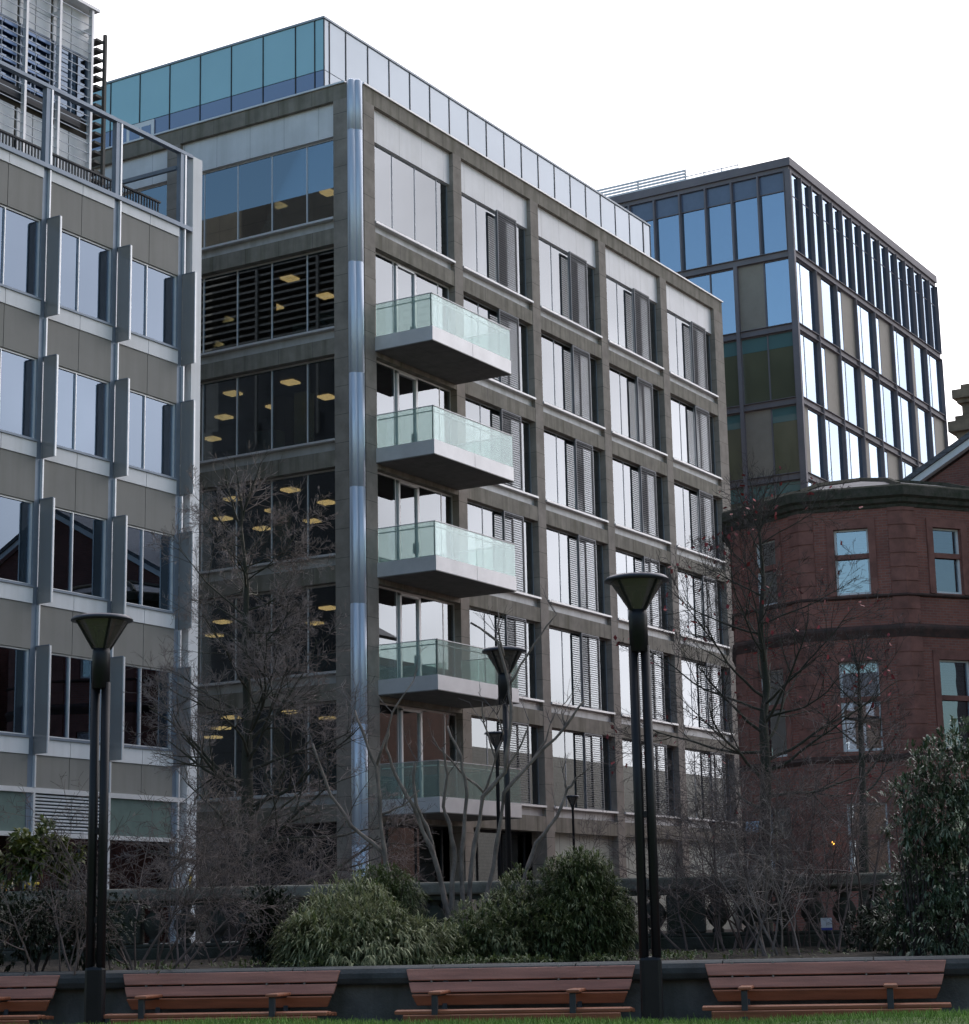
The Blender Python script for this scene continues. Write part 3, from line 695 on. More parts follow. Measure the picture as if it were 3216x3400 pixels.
body = MB(); body.box(-21.3, 14, 60.6, 82, ZG, 12.2); body.box(-15, 14, 55.2, 60.6, ZG, 12.2)
body.build('wall', m_brick, red)
MB().box(-21.2, 14, 82.4, 142, ZG, 8.7).build('reflected_block', m_slate, red)  # unseen neighbouring block, added for the dark reflection in lower office windows
# gable with its verge and slate roof
gx0, gx1, gz0, gz1, gy = -21.2, -13.4, 12.95, 17.2, 60.3
gb_ = MB(); gb_.hexa([(gx0 + .3, gy, 12.0), (gx1, gy, 12.0), (gx1, gy + .3, 12.0), (gx0 + .3, gy + .3, 12.0), (gx0 + .3, gy, gz0), (gx1, gy, gz1 - .15), (gx1, gy + .3, gz1 - .15), (gx0 + .3, gy + .3, gz0)])
gb_.hexa([(gx1, gy, 12.0), (2 * gx1 - gx0, gy, 12.0), (2 * gx1 - gx0, gy + .3, 12.0), (gx1, gy + .3, 12.0), (gx1, gy, gz1 - .15), (2 * gx1 - gx0, gy, gz0), (2 * gx1 - gx0, gy + .3, gz0), (gx1, gy + .3, gz1 - .15)])
gb_.build('gable_wall', m_brick, red)
d = Vector((gx1 - gx0, 0, gz1 - gz0)); up_ = Vector((-d.z, 0, d.x)).normalized()
for nm, m_, o0, o1, ya, yb in (('verge_board', m_white, -.06, .14, gy - .28, gy - .02), ('gable_roof', m_slate, .15, .30, gy - .36, 76)):
    q = MB()
    for mir in (0, 1):
        P = []
        for oo in (o0, o1):
            for (pp, yy_) in ((Vector((gx0, 0, gz0)), ya), (Vector((gx1, 0, gz1)), ya), (Vector((gx1, 0, gz1)), yb), (Vector((gx0, 0, gz0)), yb)):
                s_ = pp + up_ * oo; P.append((2 * gx1 - s_.x if mir else s_.x, yy_, s_.z))
        q.hexa(P)
    q.build(nm, m_, red)
ch = MB(); cx0 = -19.3
ch.box(cx0, cx0 + 1.8, 63.4, 64.8, 13, 17.5)
for zz, o, hh in ((15.65, .2, .2), (15.85, .4, .35), (16.2, .2, .2), (16.85, .12, .15), (17.0, .24, .3)): ch.box(cx0 - o, cx0 + 1.8 + o, 63.4 - o, 64.8 + o, zz, zz + hh)
ch.build('chimney', pm('buff_stone', (.27, .2, .14), rough=.85, var=.25), red)

# ================================================================== unseen brick range added behind the camera to block horizon glow and darken reflections
op = thing('added_brick_range', 'long dark brick range added behind the camera, unseen, to darken reflections in lower windows', 'building', (-5, -46, -1.66))
m_dbrick = brickm('dark_brick', (.10, .055, .04), (.075, .045, .035), (.07, .06, .055), sc=1.6)
MB().box(-75, 70, -60, -46, -1.66, 15.5).build('wall', m_dbrick, op)
MB().box(-75.6, 70.6, -60.6, -45.4, 15.5, 16.1).build('cornice', m_strc, op)
rr_ = MB(); rr_.hexa([(-75, -60, 16.1), (70, -60, 16.1), (70, -46, 16.1), (-75, -46, 16.1), (-75, -54, 19.6), (70, -54, 19.6), (70, -52, 19.6), (-75, -52, 19.6)]); rr_.build('roof', m_slate, op)
for i in range(20):
    for k in range(4):
        x = -71 + 7.2 * i; z = .4 + 3.7 * k
        f = MB(); f.box(x - .75, x + .75, -46.0, -45.93, z, z + .08); f.box(x - .75, x + .75, -46.0, -45.93, z + 2.0, z + 2.1); f.box(x - .75, x - .67, -46.0, -45.93, z + .08, z + 2.0); f.box(x + .67, x + .75, -46.0, -45.93, z + .08, z + 2.0)
        w = f.build('window', m_wfr, op); MB().box(x - .67, x + .67, -45.99, -45.97, z + .08, z + 2.0).build('pane', m_dark, w)
# ================================================================== ground, walls, benches, lamps
def structure(o): o['kind'] = 'structure'; return o
m_asph = pm('asphalt', (.05, .05, .052), rough=.9, var=.3, scale=3, bump=.3)
m_pave = pm('paving', (.17, .165, .155), rough=.85, var=.2, scale=2, joints=[('X', .6, 0), ('Y', .6, 0)], jw=.012)
m_soil = pm('soil', (.045, .035, .025), rough=1, var=.45, scale=9, bump=.8)
m_turf = pm('turf', (.08, .13, .03), rough=1, var=.35, scale=6, bump=.7)
m_wall = pm('weathered_concrete', (.115, .115, .11), rough=.9, var=.3, scale=1.8, bump=.4, streak=.8)
m_cope = pm('dark_stone_coping', (.055, .062, .066), rough=.75, var=.3, scale=2.5, bump=.3)
m_bal = pm('dark_weathered_stone', (.075, .074, .066), rough=.95, var=.4, scale=3, col2=(.03, .036, .02), bump=.4)
m_balc = pm('balustrade_coping', (.19, .18, .15), rough=.9, var=.35, scale=2, bump=.4, streak=.6)
T = Vector((.93667, .35021, 0)); NV = Vector((.35021, -.93667, 0)); P0 = Vector((-7.109, 19.014, 0))   # bench line, normal towards the lawn
BT = Vector((.8767, .4810, 0)); BN = Vector((.4810, -.8767, 0)); B0 = Vector((-12.9, 22.05, 0))      # balustrade line
def w3(t, s, z): q = P0 + T * t + NV * s; return Vector((q.x, q.y, z))
def b3(t, s, z): q = B0 + BT * t + BN * s; return Vector((q.x, q.y, z))
# street level: one sheet from the balustrade to the horizon
g = MB(); a, b = b3(-900, -.35, -.30), b3(900, -.35, -.30); c, d = b3(900, -1500, -.30), b3(-900, -1500, -.30)
g.quad(a, b, c, d); structure(g.build('street', m_asph))
pv = MB(); pv.box(-35.4, -31.6, 30, 120, -.295, -.17); structure(pv.build('pavement', m_pave))
pv = MB(); pv.hexa([b3(-40, -4, -.296), b3(60, -4, -.296), b3(60, -.4, -.296), b3(-40, -.4, -.296), b3(-40, -4, -.18), b3(60, -4, -.18), b3(60, -.4, -.18), b3(-40, -.4, -.18)]); structure(pv.build('pavement', m_pave))
# planting bed between the two walls
g = MB(); rn = random.Random(2); nx = 80; NYB = 8
for i in range(nx):
    for j in range(NYB):
        def pt(i, j):
            t = -28 + 44 * i / nx; A = w3(t, -.30, -.36)
            # matching point on the balustrade line
            den = NV.x * BN.x + NV.y * BN.y
            k = ((B0 - A).x * BN.x + (B0 - A).y * BN.y) / den
            Bp = A + NV * k; u = j / NYB; q = A.lerp(Bp, u); h = random.Random(i * 31 + j).uniform(-.04, .05) if 0 < j < NYB else 0
            return (q.x, q.y, -.40 + .12 * u + h)
        g.quad(pt(i, j), pt(i + 1, j), pt(i + 1, j + 1), pt(i, j + 1))
structure(g.build('planting_bed', m_soil))
# path and lawn, a bank that hides the foot of the benches and falls towards the camera
prof = [(-.05, -1.2), (1.9, -1.19), (2.0, -1.15), (2.6, -.98), (3.2, -.81), (3.7, -.752), (4.2, -.742), (5.0, -.79), (7, -.97), (11, -1.3), (18, -1.62), (40, -1.65)]
g = MB(); structure_path = MB()
structure_path.quad(w3(-60, 0.0, -1.2), w3(-60, 1.95, -1.2), w3(60, 1.95, -1.2), w3(60, 0.0, -1.2)); structure(structure_path.build('path', m_pave))
def lawn_z(s, t):
    for (s0, z0), (s1, z1) in zip(prof[:-1], prof[1:]):
        if s0 <= s <= s1: zz = z0 + (z1 - z0) * (s - s0) / (s1 - s0); break
    else: zz = prof[-1][1]
    return zz + (.018 * sin(t * .9) + .012 * sin(t * 2.3 + 1)) * min(1, max(0, (s - 1.9)))
ss = [1.9, 2.0, 2.3, 2.6, 2.9, 3.2, 3.45, 3.7, 3.95, 4.2, 4.6, 5, 6, 7, 9, 11, 14, 16.8, 25, 40]
NT = 120
for i in range(NT):
    t0, t1 = -60 + i, -59 + i
    for s0, s1 in zip(ss[:-1], ss[1:]):
        g.quad(w3(t0, s0, lawn_z(s0, t0)), w3(t0, s1, lawn_z(s1, t0)), w3(t1, s1, lawn_z(s1, t1)), w3(t1, s0, lawn_z(s0, t1)))
structure(g.build('lawn', m_turf, smooth=True))
structure(MB().box(-700, 700, -900, -23.2, -1.9, -1.66).build('ground', m_asph))
gr = MB(); rg = random.Random(11)
m_grass = pm('grass_blade', (.19, .32, .055), rough=.7, var=.45, scale=14)
for i in range(26000):
    t = rg.uniform(-11.5, 3.5); s = rg.triangular(2.6, 5.2, 3.8); z = lawn_z(s, t); p = w3(t, s, z)
    hgt = rg.uniform(.025, .06) * (1.6 if rg.random() < .04 else 1); a = rg.uniform(0, 6.28); w = .004
    le = Vector((rg.uniform(-.03, .03), rg.uniform(-.03, .03), hgt)); q = Vector((cos(a) * w, sin(a) * w, 0))
    gr.quad(p - q, p + q, p + le + q * .2, p + le - q * .2)
o = gr.build('grass', m_grass); tag(o, 'short green lawn grass along the bank in front of the benches', 'grass', kind='stuff')
# retaining wall behind the benches
wall = thing('retaining_wall', 'low weathered concrete wall with rounded dark coping behind the row of benches', 'wall', w3(0, -.25, -1.2))
q = MB(); q.hexa([w3(-22, -.50, -1.2), w3(22, -.50, -1.2), w3(22, -.12, -1.2), w3(-22, -.12, -1.2), w3(-22, -.50, -.53), w3(22, -.50, -.53), w3(22, -.12, -.53), w3(-22, -.12, -.53)])
q.build('wall_body', m_wall, wall)
q = MB(); sec = [(-.52, -.498), (-.04, -.498), (.0, -.48), (.03, -.43), (.03, -.38), (.0, -.335), (-.06, -.315), (-.46, -.312), (-.52, -.34)]
ts = [-22 + 1.47 * i for i in range(31)]
sec = [(a_, z_ - .03) for a_, z_ in sec]
for t0, t1 in zip(ts[:-1], ts[1:]):
    n = len(q.v); e = .006
    q.v += [tuple(w3(t0 + e, s, z)) for s, z in sec] + [tuple(w3(t1 - e, s, z)) for s, z in sec]; m = len(sec)
    q.f += [(n + k, n + m + k, n + m + (k + 1) % m, n + (k + 1) % m) for k in range(m)] + [tuple(n + k for k in range(m)), tuple(n + m + k for k in range(m))[::-1]]
q.build('coping', m_cope, wall)
# pierced balustrade along the street
bal = thing('stone_balustrade', 'dark weathered stone balustrade of bulbous balusters along the street above the planting', 'balustrade', b3(0, 0, -.3))
def bbox(mb, t0, t1, s0, s1, z0, z1): mb.hexa([b3(t0, s1, z0), b3(t0, s0, z0), b3(t1, s0, z0), b3(t1, s1, z0), b3(t0, s1, z1), b3(t0, s0, z1), b3(t1, s0, z1), b3(t1, s1, z1)][0:8])
q = MB(); bbox(q, -16, 22, -.24, .16, .44, .60); q.build('coping', m_balc, bal, bevel=.03)
q = MB(); bbox(q, -16, 22, -.16, .10, .38, .44); q.build('rail_moulding', m_bal, bal)
q = MB(); bbox(q, -16, 22, -.22, .16, -.36, -.14); bbox(q, -16, 22, -.17, .11, -.14, -.09); q.build('plinth', m_bal, bal, bevel=.02)
q = MB(); bbox(q, -16, 22, -.30, -.0, -1.2, -.37); q.build('foundation', m_wall, bal)
t = -15.6; k = 0
while t < 21.5:
    if k % 9 == 0:
        q = MB(); bbox(q, t - .24, t + .24, -.18, .12, -.09, .38); q.build('pedestal', m_bal, bal, bevel=.02)
    else:
        q = MB(); c = b3(t, -.03, 0)
        q.lathe(c.x, c.y, [(.075, -.09), (.075, -.05), (.05, -.03), (.10, .02), (.145, .10), (.15, .17), (.11, .25), (.06, .30), (.055, .32), (.085, .345), (.085, .38)], 14); q.build('baluster', m_bal, bal, smooth=True)
    t += .395; k += 1
# benches
m_wood = pm('hardwood_slat', (.29, .105, .052), rough=.55, var=.22, scale=2.5, stretch=(.5, 6, 6), bump=.15)
m_wood2 = pm('hardwood_slat_skylit', (.46, .215, .165), rough=.6, var=.2, scale=2.5, stretch=(.5, 6, 6), bump=.15)  # same wood, paler: sky light on the upper back slats painted in
m_iron = pm('cast_iron', (.05, .055, .06), rough=.55, metal=.4, var=.2)
m_bolt = pm('bolt_steel', (.3, .31, .31), rough=.4, metal=.7, var=.05)
RZ = atan2(T.y, T.x)
def make_bench(label):
    # local axes: x along the bench, -y towards the lawn, z from the path
    r = thing('park_bench', label, 'bench', (0, 0, 0), RZ, 'slatted park benches along the wall')
    L2 = 1.168
    def slat(nm, mat, xl, xr, cy, cz, hy, hz, tilt, cut=0):
        mb = MB(); c, s = cos(tilt), sin(tilt)
        P = []
        for dz in (-1, 1):
            for (x, dy) in ((-1, -1), (1, -1), (1, 1), (-1, 1)):
                X = (xl + (cut if dz < 0 else 0)) if x < 0 else (xr - (cut if dz < 0 else 0))
                yy, zz = dy * hy, dz * hz
                P.append((X, cy + yy * c - zz * s, cz + yy * s + zz * c))
        mb.hexa(P); return mb.build(nm, mat, r, bevel=.008, local=True)
    slat('back_slat', m_wood2, -L2, L2, -.03, .765, .018, .058, radians(-12), .03)
    slat('back_slat', m_wood2, -L2 + .03, L2 - .03, -.055, .64, .018, .052, radians(-10), .03)
    slat('back_slat', m_wood, -L2 + .07, L2 - .07, -.085, .52, .018, .055, radians(16), .05)
    for i, (y, z, tl) in enumerate(((-.20, .40, 86), (-.31, .405, 90), (-.42, .415, 92), (-.53, .42, 96))):
        slat('seat_slat', m_wood, -L2 + .0, L2 - .0, y, z, .018, .05, radians(tl))
    slat('seat_slat', m_wood, -L2 + .09, L2 - .09, -.585, .345, .016, .05, radians(14))
    for x in (-.76, .61):
        mb = MB(); mb.box(x - .03, x + .03, -.60, -.545, 0, .585); mb.box(x - .03, x + .03, -.12, -.07, 0, .42); mb.box(x - .025, x + .025, -.545, -.12, .34, .385)
        mb.hexa([(x - .025, -.11, .42), (x + .025, -.11, .42), (x + .025, -.06, .42), (x - .025, -.06, .42), (x - .025, -.01, .83), (x + .025, -.01, .83), (x + .025, .03, .83), (x - .025, .03, .83)])
        mb.box(x - .02, x + .02, -.56, -.09, .565, .585)
        lg = mb.build('bench_support', m_iron, r, bevel=.006, local=True)
        ar = MB(); ar.box(x - .055, x + .075, -.64, -.14, .586, .618); ar.build('armrest', m_wood, r, bevel=.012, local=True)
    bo = MB()
    for x in (-.9, -.5, .4, .8): bo.box(x - .012, x + .012, -.035, .005, .822, .84); bo.box(x - .008, x + .008, -.075, -.03, .69, .71)
    bo.build('bolt', m_bolt, r, local=True)
    return r
BL = ['leftmost slatted bench, cut by the left edge of the photo', 'slatted bench just right of the left twin post lamp', 'slatted bench left of the right twin post lamp', 'rightmost slatted bench, right of the right lamp']
b0 = make_bench('brown slatted wooden ' + BL[0])
centers = [tuple(w3(q, 0, 0))[:2] for q in (-9.52, -6.485, -3.455, -.426)]
for i, (x, y) in enumerate(centers):
    o = b0 if i == 0 else copy_tree(b0)
    o['label'] = 'brown slatted wooden ' + BL[i]; o.location = (x, y, -1.2)
# lamps
m_lblack = pm('black_paint', (.011, .011, .014), rough=.42, metal=.0, var=.2, spec=.35)
m_lglass = glassm('smoked_lamp_glass', (.42, .38, .35), base=.04, gain=.8, milk=(.13, .11, .10), milkf=.6)
m_rim = pm('dark_blue_rim', (.05, .055, .075), rough=.3, metal=.4, var=.1)
m_white2 = pm('frosted_bulb', (.55, .55, .52), rough=.4, var=.05)
def make_lamp(name, label, loc, H, rim=.305, twin=True, group=None, sc=1.0, rz=.3, pr=.047):
    r = thing(name, label, 'lamp', loc, rz, group)
    zt = H; n = 28
    hd = MB(); hd.lathe(0, 0, [(rim * .80, zt - .055), (rim, zt - .045), (rim * 1.0, zt - .03), (rim * .92, zt - .004), (rim * .3, zt + .012)], n); hd.build('lamp_cap', m_rim, r, smooth=True, local=True)
    gl = MB(); gl.lathe(0, 0, [(.085 * sc, zt - .34 * sc), (rim * .82, zt - .055)], n, capb=False, capt=False); gl.build('lamp_glass', m_lglass, r, smooth=True, local=True)
    rb = MB()
    for k in range(4):
        a = pi / 4 + k * pi / 2
        rb.path([(.092 * sc * cos(a), .092 * sc * sin(a), zt - .345 * sc), (rim * .84 * cos(a), rim * .84 * sin(a), zt - .05)], .014 * sc, 6)
    rb.build('lamp_rib', m_lblack, r, local=True)
    MB().path([(0, 0, zt - .34 * sc), (0, 0, zt - .2 * sc)], .045 * sc, 10)
    bu = MB(); bu.lathe(0, 0, [(.03, zt - .33 * sc), (.05 * sc, zt - .25 * sc), (.045 * sc, zt - .17 * sc), (.015, zt - .14 * sc)], 12); bu.build('bulb', m_white2, r, smooth=True, local=True)
    po = MB()
    if twin:
        ck = MB(); ck.lathe(0, 0, [(.094, zt - .76), (.094, zt - .42), (.092, zt - .40), (.09, zt - .34)], 12); ck.build('lamp_neck', m_lblack, r, smooth=True, local=True)
        for s in (-1, 1):
            p_ = MB(); p_.lathe(s * .060, 0, [(pr, .9), (pr, zt - .70)], 12); p_.build('post', m_lblack, r, smooth=True, local=True)
        zz = 1.35
        for zz in (1.35, 2.25): MB().box(-.06, .06, -.02, .02, zz, zz + .06).build('cross_bar', m_lblack, r, local=True)
        bs = MB(); bs.box(-.107, .107, -.055, .055, -.35, .92); bs.build('lamp_base', m_lblack, r, bevel=.04, local=True)
    else:
        ck = MB(); ck.lathe(0, 0, [(.05 * sc, -.3), (.045 * sc, zt - .5 * sc), (.06 * sc, zt - .42 * sc), (.09 * sc, zt - .335 * sc)], 12); ck.build('post', m_lblack, r, smooth=True, local=True)
    return r
GL = 'black cone headed park lamps'
make_lamp('twin_post_lamp', 'tall black twin post lamp with cone head between the two right benches', tuple(w3(-2.075, .56, -1.2)), 4.65, rim=.325, group=GL, rz=.52)
make_lamp('twin_post_lamp', 'black twin post lamp with cone head at left in front of the pale panelled building', tuple(w3(-7.75, .56, -1.2)), 4.52, rim=.325, group=GL, rz=.25)
make_lamp('twin_post_lamp', 'black cone lamp behind the balustrade below the fourth balcony', (-13.66, 23.28, -.3), 4.05, group=GL, rz=2.2, pr=.034)
make_lamp('single_post_lamp', 'faint cone lamp beyond the lowest balcony, half hidden by a nearer lamp post', (-25.0, 42.15, -.3), 5.05, twin=False, group=GL)
make_lamp('single_post_lamp', 'small black cone lamp on the pavement against the third bay of the stone building', (-31.5, 57.9, -.17), 4.42, rim=.235, twin=False, group=GL, sc=.9)
make_lamp('single_post_lamp', 'smallest most distant cone lamp, behind bare twigs left of the brick turret', (-27.0, 59.0, -.3), 3.55, rim=.2, twin=False, group=GL, sc=.8)
# ================================================================== trees, shrubs
def at(x, y, d):
    """the point d metres away (on plan) seen at photo position x, y (1876 wide)"""
    v = _f * 6609.07 + _R * (x * 1.71429 - 1608) - _U * (y * 1.71429 - 1700)
    return v * (d / sqrt(v.x * v.x + v.y * v.y))
def ground_z(p):                                    # planting bed or street
    s = (p - B0).dot(BN)
    return -.30 if s < -.3 else -.36
m_bark = pm('dark_bark', (.05, .042, .036), rough=.95, var=.4, scale=6, stretch=(3, 3, .8), col2=(.028, .034, .02), bump=.7, bscale=30)
m_twig = pm('bare_twig', (.15, .115, .105), rough=.85, var=.35, scale=3)
m_twigd = pm('dark_twig', (.06, .046, .044), rough=.85, var=.35, scale=3)
m_twigl = pm('grey_twig', (.21, .17, .16), rough=.8, var=.35, scale=3)
m_twigp = pm('pale_twig', (.24, .2, .18), rough=.8, var=.35, scale=3)
m_stem = pm('grey_brown_stem', (.22, .18, .155), rough=.85, var=.35, scale=5, stretch=(2, 2, 1), bump=.4)
m_redleaf = pm('red_leaf', (.32, .035, .04), rough=.6, var=.4, scale=6)
def rvec(r): 
    a = r.uniform(0, 2 * pi); z = r.uniform(-1, 1); q = sqrt(1 - z * z); return Vector((q * cos(a), q * sin(a), z))
def grow(mb, fine, r, p, d, length, rad, lev, up=.06, kink=.22, kids=(5, 4, 4), spread=(.55, 1.0), shrink=.55, tips=None, sides=(7, 5, 3, 3)):
    """one limb and everything on it; thick levels go to mb, the finest to fine"""
    n = max(4, int(5 + length * 3)) if lev < 2 else 5
    pts = [p.copy()]; dr = d.normalized(); seg = length / n
    for i in range(n):
        dr = (dr + rvec(r) * kink + Vector((0, 0, up))).normalized(); pts.append(pts[-1] + dr * seg)
    rads = [max(.0022, rad * (1 - .78 * i / n)) for i in range(n + 1)]
    (mb if lev < 2 else fine).path(pts, rads, sides[min(lev, 3)], cap=False)
    if lev >= len(kids):
        if tips is not None: tips.append(pts[-1])
        return
    for k in range(kids[lev]):
        u = r.uniform(.22 if lev else .3, 1.0); i = min(n - 1, int(u * n)); q = pts[i].lerp(pts[i + 1], u * n - i)
        t = (pts[i + 1] - pts[i]).normalized(); side = t.cross(rvec(r)).normalized()
        w = r.uniform(*spread); nd = (t * cos(w) + side * sin(w)).normalized()
        grow(mb, fine, r, q, nd, length * shrink * r.uniform(.7, 1.15) * (1.15 - .5 * u), rads[i] * .62, lev + 1, up, kink, kids, spread, shrink, tips, sides)
def bare_tree(label, px, py, d, limbs, trunk, H, rad, seed, group, kids=(6, 6, 5), tw=None, bark=None, leaves=0, up=.05, spread=(.5, 1.05), shrink=.52):
    """trunk: list of (photo x, photo y); limbs: (height fraction, photo dx direction, length, rise)"""
    r = random.Random(seed); base = at(px, py, d); base.z = ground_z(base)
    t = thing('bare_tree', label, 'tree', tuple(base), 0, group)
    pts = [base - Vector((0, 0, .15))] + [at(x, y, d + r.uniform(-.15, .15)) for x, y in trunk]
    mb = MB(); fine = MB(); tips = []
    n = len(pts); rads = [rad * (1 - .8 * (i / (n - 1)) ** .9) for i in range(n)]; rads[0] *= 1.35
    mb.path(pts, rads, 9, cap=False)
    total = n - 1
    for (u, ang, ln, rise) in limbs:
        i = min(n - 2, int(u * total)); q = pts[i].lerp(pts[i + 1], u * total - i)
        dv = Vector((cos(ang), sin(ang), rise))
        grow(mb, fine, r, q, dv, ln, max(.010, rads[i] * .33), 0, up, .17, kids, spread, shrink, tips)
    # leader twigs at the top
    for k in range(5): grow(mb, fine, r, pts[-1], Vector((r.uniform(-.5, .5), r.uniform(-.5, .5), 1)), H * .16, rads[-1] * .9, 1, up, .15, kids, spread, shrink, tips)
    mb.build('trunk', bark or m_bark, t, smooth=True); fine.build('twigs', tw or m_twig, t)
    if leaves:
        lf = MB()
        for k in range(leaves):
            p = r.choice(tips) + rvec(r) * .05
            a = rvec(r); b = a.cross(rvec(r)).normalized(); L_ = r.uniform(.05, .095)
            a = (a + Vector((0, 0, -.8))).normalized()
            lf.quad(p, p + a * L_ * .5 + b * L_ * .36, p + a * L_, p + a * L_ * .5 - b * L_ * .36)
        lf.build('red_leaves', m_redleaf, t)
    return t
GT = 'bare winter trees along the street'
rl_ = random.Random(8)
limbs = [(.10 + .86 * i / 43, rl_.uniform(0, 6.28), 2.3 * (1 - .5 * (i / 43)) * rl_.uniform(.7, 1.15), rl_.uniform(.0, .9)) for i in range(44)]
bare_tree('bare tree with fine twigs against the left face of the stone building', 480, 1790, 29.5, limbs, [(481, 1650), (478, 1500), (480, 1380), (474, 1250), (478, 1130), (466, 1020)], 6.5, .12, 4, GT, kids=(8, 7, 6), up=.03, tw=m_twigl, leaves=0)
limbs = [(.22 + .74 * i / 29, rl_.uniform(0, 6.28), 2.1 * (1 - .45 * (i / 29)) * rl_.uniform(.75, 1.15), rl_.uniform(.0, .8)) for i in range(30)]
bare_tree('dark bare tree holding a few red leaves in front of the brick turret', 1478, 1800, 27.5, limbs, [(1480, 1650), (1484, 1500), (1478, 1400), (1484, 1330), (1472, 1220), (1478, 1120), (1470, 1030)], 5.5, .10, 9, GT, kids=(7, 6, 5), tw=m_twigd, leaves=260)
limbs = [(.35 + .6 * i / 11, rl_.uniform(0, 6.28), 1.15 * rl_.uniform(.8, 1.1), rl_.uniform(.4, 1.0)) for i in range(12)]
bare_tree('slender bare tree in front of the middle turret windows', 1672, 1800, 33, limbs, [(1672, 1600), (1668, 1450), (1664, 1360), (1662, 1300)], 4.0, .085, 12, GT, kids=(5, 5, 4), tw=m_twigd, leaves=24)
# pollarded multi-stem shrub in the middle
r = random.Random(21)
base = at(880, 1800, 24); base.z = -.36
pol = thing('pollarded_shrub', 'tall leafless shrub of smooth stubby stems in front of the balconies', 'shrub', tuple(base))
STEMS = [[(868, 1770), (842, 1665), (808, 1580), (790, 1545), (765, 1500), (748, 1450), (752, 1410)],
         [(868, 1770), (850, 1690), (826, 1600), (806, 1560), (800, 1500), (806, 1470)],
         [(905, 1790), (913, 1682), (934, 1544), (978, 1495), (990, 1391), (986, 1324), (963, 1242), (911, 1206)],
         [(986, 1324), (1020, 1270), (1058, 1212), (1078, 1190)], [(975, 1270), (966, 1230), (964, 1180)],
         [(930, 1790), (956, 1682), (975, 1536), (1031, 1473), (1094, 1409), (1131, 1357)], [(1031, 1473), (1056, 1435), (1066, 1400)], [(1094, 1409), (1090, 1385), (1086, 1368)],
         [(1000, 1790), (1018, 1689), (1038, 1633), (1079, 1580), (1098, 1528), (1118, 1505)], [(1098, 1528), (1092, 1505), (1090, 1490)],
         [(755, 1790), (747, 1682), (736, 1577), (728, 1484), (706, 1428), (687, 1376)], [(762, 1720), (740, 1650), (680, 1600), (640, 1540), (605, 1440)], [(728, 1484), (760, 1380), (801, 1318)],
         [(870, 1780), (881, 1663), (870, 1596), (859, 1562), (866, 1503), (857, 1447)], [(900, 1790), (893, 1652), (904, 1540), (893, 1465), (866, 1406)],
         [(937, 1536), (889, 1491), (850, 1450), (838, 1428)], [(978, 1495), (1010, 1440), (1024, 1395)], [(934, 1544), (960, 1470), (936, 1400), (934, 1360)], [(736, 1577), (780, 1560), (812, 1530)], [(960, 1470), (975, 1420), (962, 1385)]]
for st_ in STEMS:
    dd = 24 + r.uniform(-.4, .4) if st_[0][1] > 1700 else 24 + r.uniform(-.12, .12)
    dd = 24 + (st_[0][0] - 880) * .0008
    base_r = .036 if st_[0][1] > 1700 else .017
    P = [at(x, y, dd + r.uniform(-.05, .05)) for x, y in st_]
    if st_[0][1] > 1700: P = [Vector((P[0].x, P[0].y, -.5))] + P
    # fine jitter between the points keeps the stems natural
    Q = []
    for a, b in zip(P[:-1], P[1:]):
        for k in range(3):
            q = a.lerp(b, k / 3); Q.append(q + rvec(r) * (.012 if k else .004))
    Q.append(P[-1]); m = len(Q)
    mb = MB(); mb.path(Q, [base_r * (1 - .62 * i / (m - 1)) * (1 + .12 * sin(i * 2.1)) for i in range(m)], 7)
    mb.build('stem', m_stem, pol, smooth=True)
for st_ in STEMS:
    for k in range(3):
        fine = MB(); x, y = r.choice(st_[1:]); grow(fine, fine, r, at(x, y, 24 + (st_[0][0] - 880) * .0008), Vector((r.uniform(-.7, .7), r.uniform(-.4, .4), r.uniform(.2, 1))), r.uniform(.15, .45), .007, 2, .05, .2, (3, 3, 3)); fine.build('twig', m_twigl, pol)
# low bare shrubs in the bed and by the street
def bare_shrub(label, px, d, H, spreadm, n, seed, mat, kids=(7, 6, 5), lean=0.6):
    H *= 1.3; n = int(n * 1.25)
    r = random.Random(seed); base = at(px, 1850, d); base.z = ground_z(base)
    t = thing('bare_shrub', label, 'shrub', tuple(base), 0, 'leafless shrubs below the street')
    mb = MB(); fine = mb
    for k in range(n):
        q = base + Vector((r.uniform(-1, 1) * spreadm * .35, r.uniform(-.3, .3), -.05))
        dv = Vector(((q.x - base.x) / spreadm * 1.6 + r.uniform(-lean, lean), r.uniform(-lean, lean), 1))
        grow(mb, fine, r, q, dv, H * r.uniform(.6, 1.05), .016 * r.uniform(.6, 1.2), 0, -.01, .14, kids, (.45, 1.15), .5, None, (5, 4, 3, 3))
    mb.build('branches', mat, t); return t
bare_shrub('thin arching leafless shrub right of the left lamp base', 285, 23.0, 1.55, .9, 11, 31, m_twig)
bare_shrub('leafless shrub of reddish twigs below the bare tree on the left', 400, 25.2, 1.5, 1.0, 11, 32, m_twig)
bare_shrub('sparse leafless shrub in front of the dark hedge by the left lamp', 130, 22.2, .95, .8, 7, 33, m_twig, kids=(5, 4, 4))
bare_shrub('wide leafless shrub under the corner pipe of the stone building', 560, 27.2, 1.6, 1.2, 10, 34, m_twig)
bare_shrub('dense tangled shrub of bare twigs right of the right lamp', 1400, 24.5, 1.6, 1.0, 12, 35, m_twig)
bare_shrub('tallest tangle of bare twigs below the brick turret', 1530, 25.5, 2.15, 1.3, 15, 36, m_twig)
bare_shrub('bare twiggy shrub beside the glossy evergreen', 1660, 24.5, 1.9, 1.0, 12, 37, m_twig)
bare_shrub('low pale twigs reaching up behind the right end bench', 1500, 22.8, 1.15, 1.0, 8, 38, m_twigp, kids=(5, 4, 4))
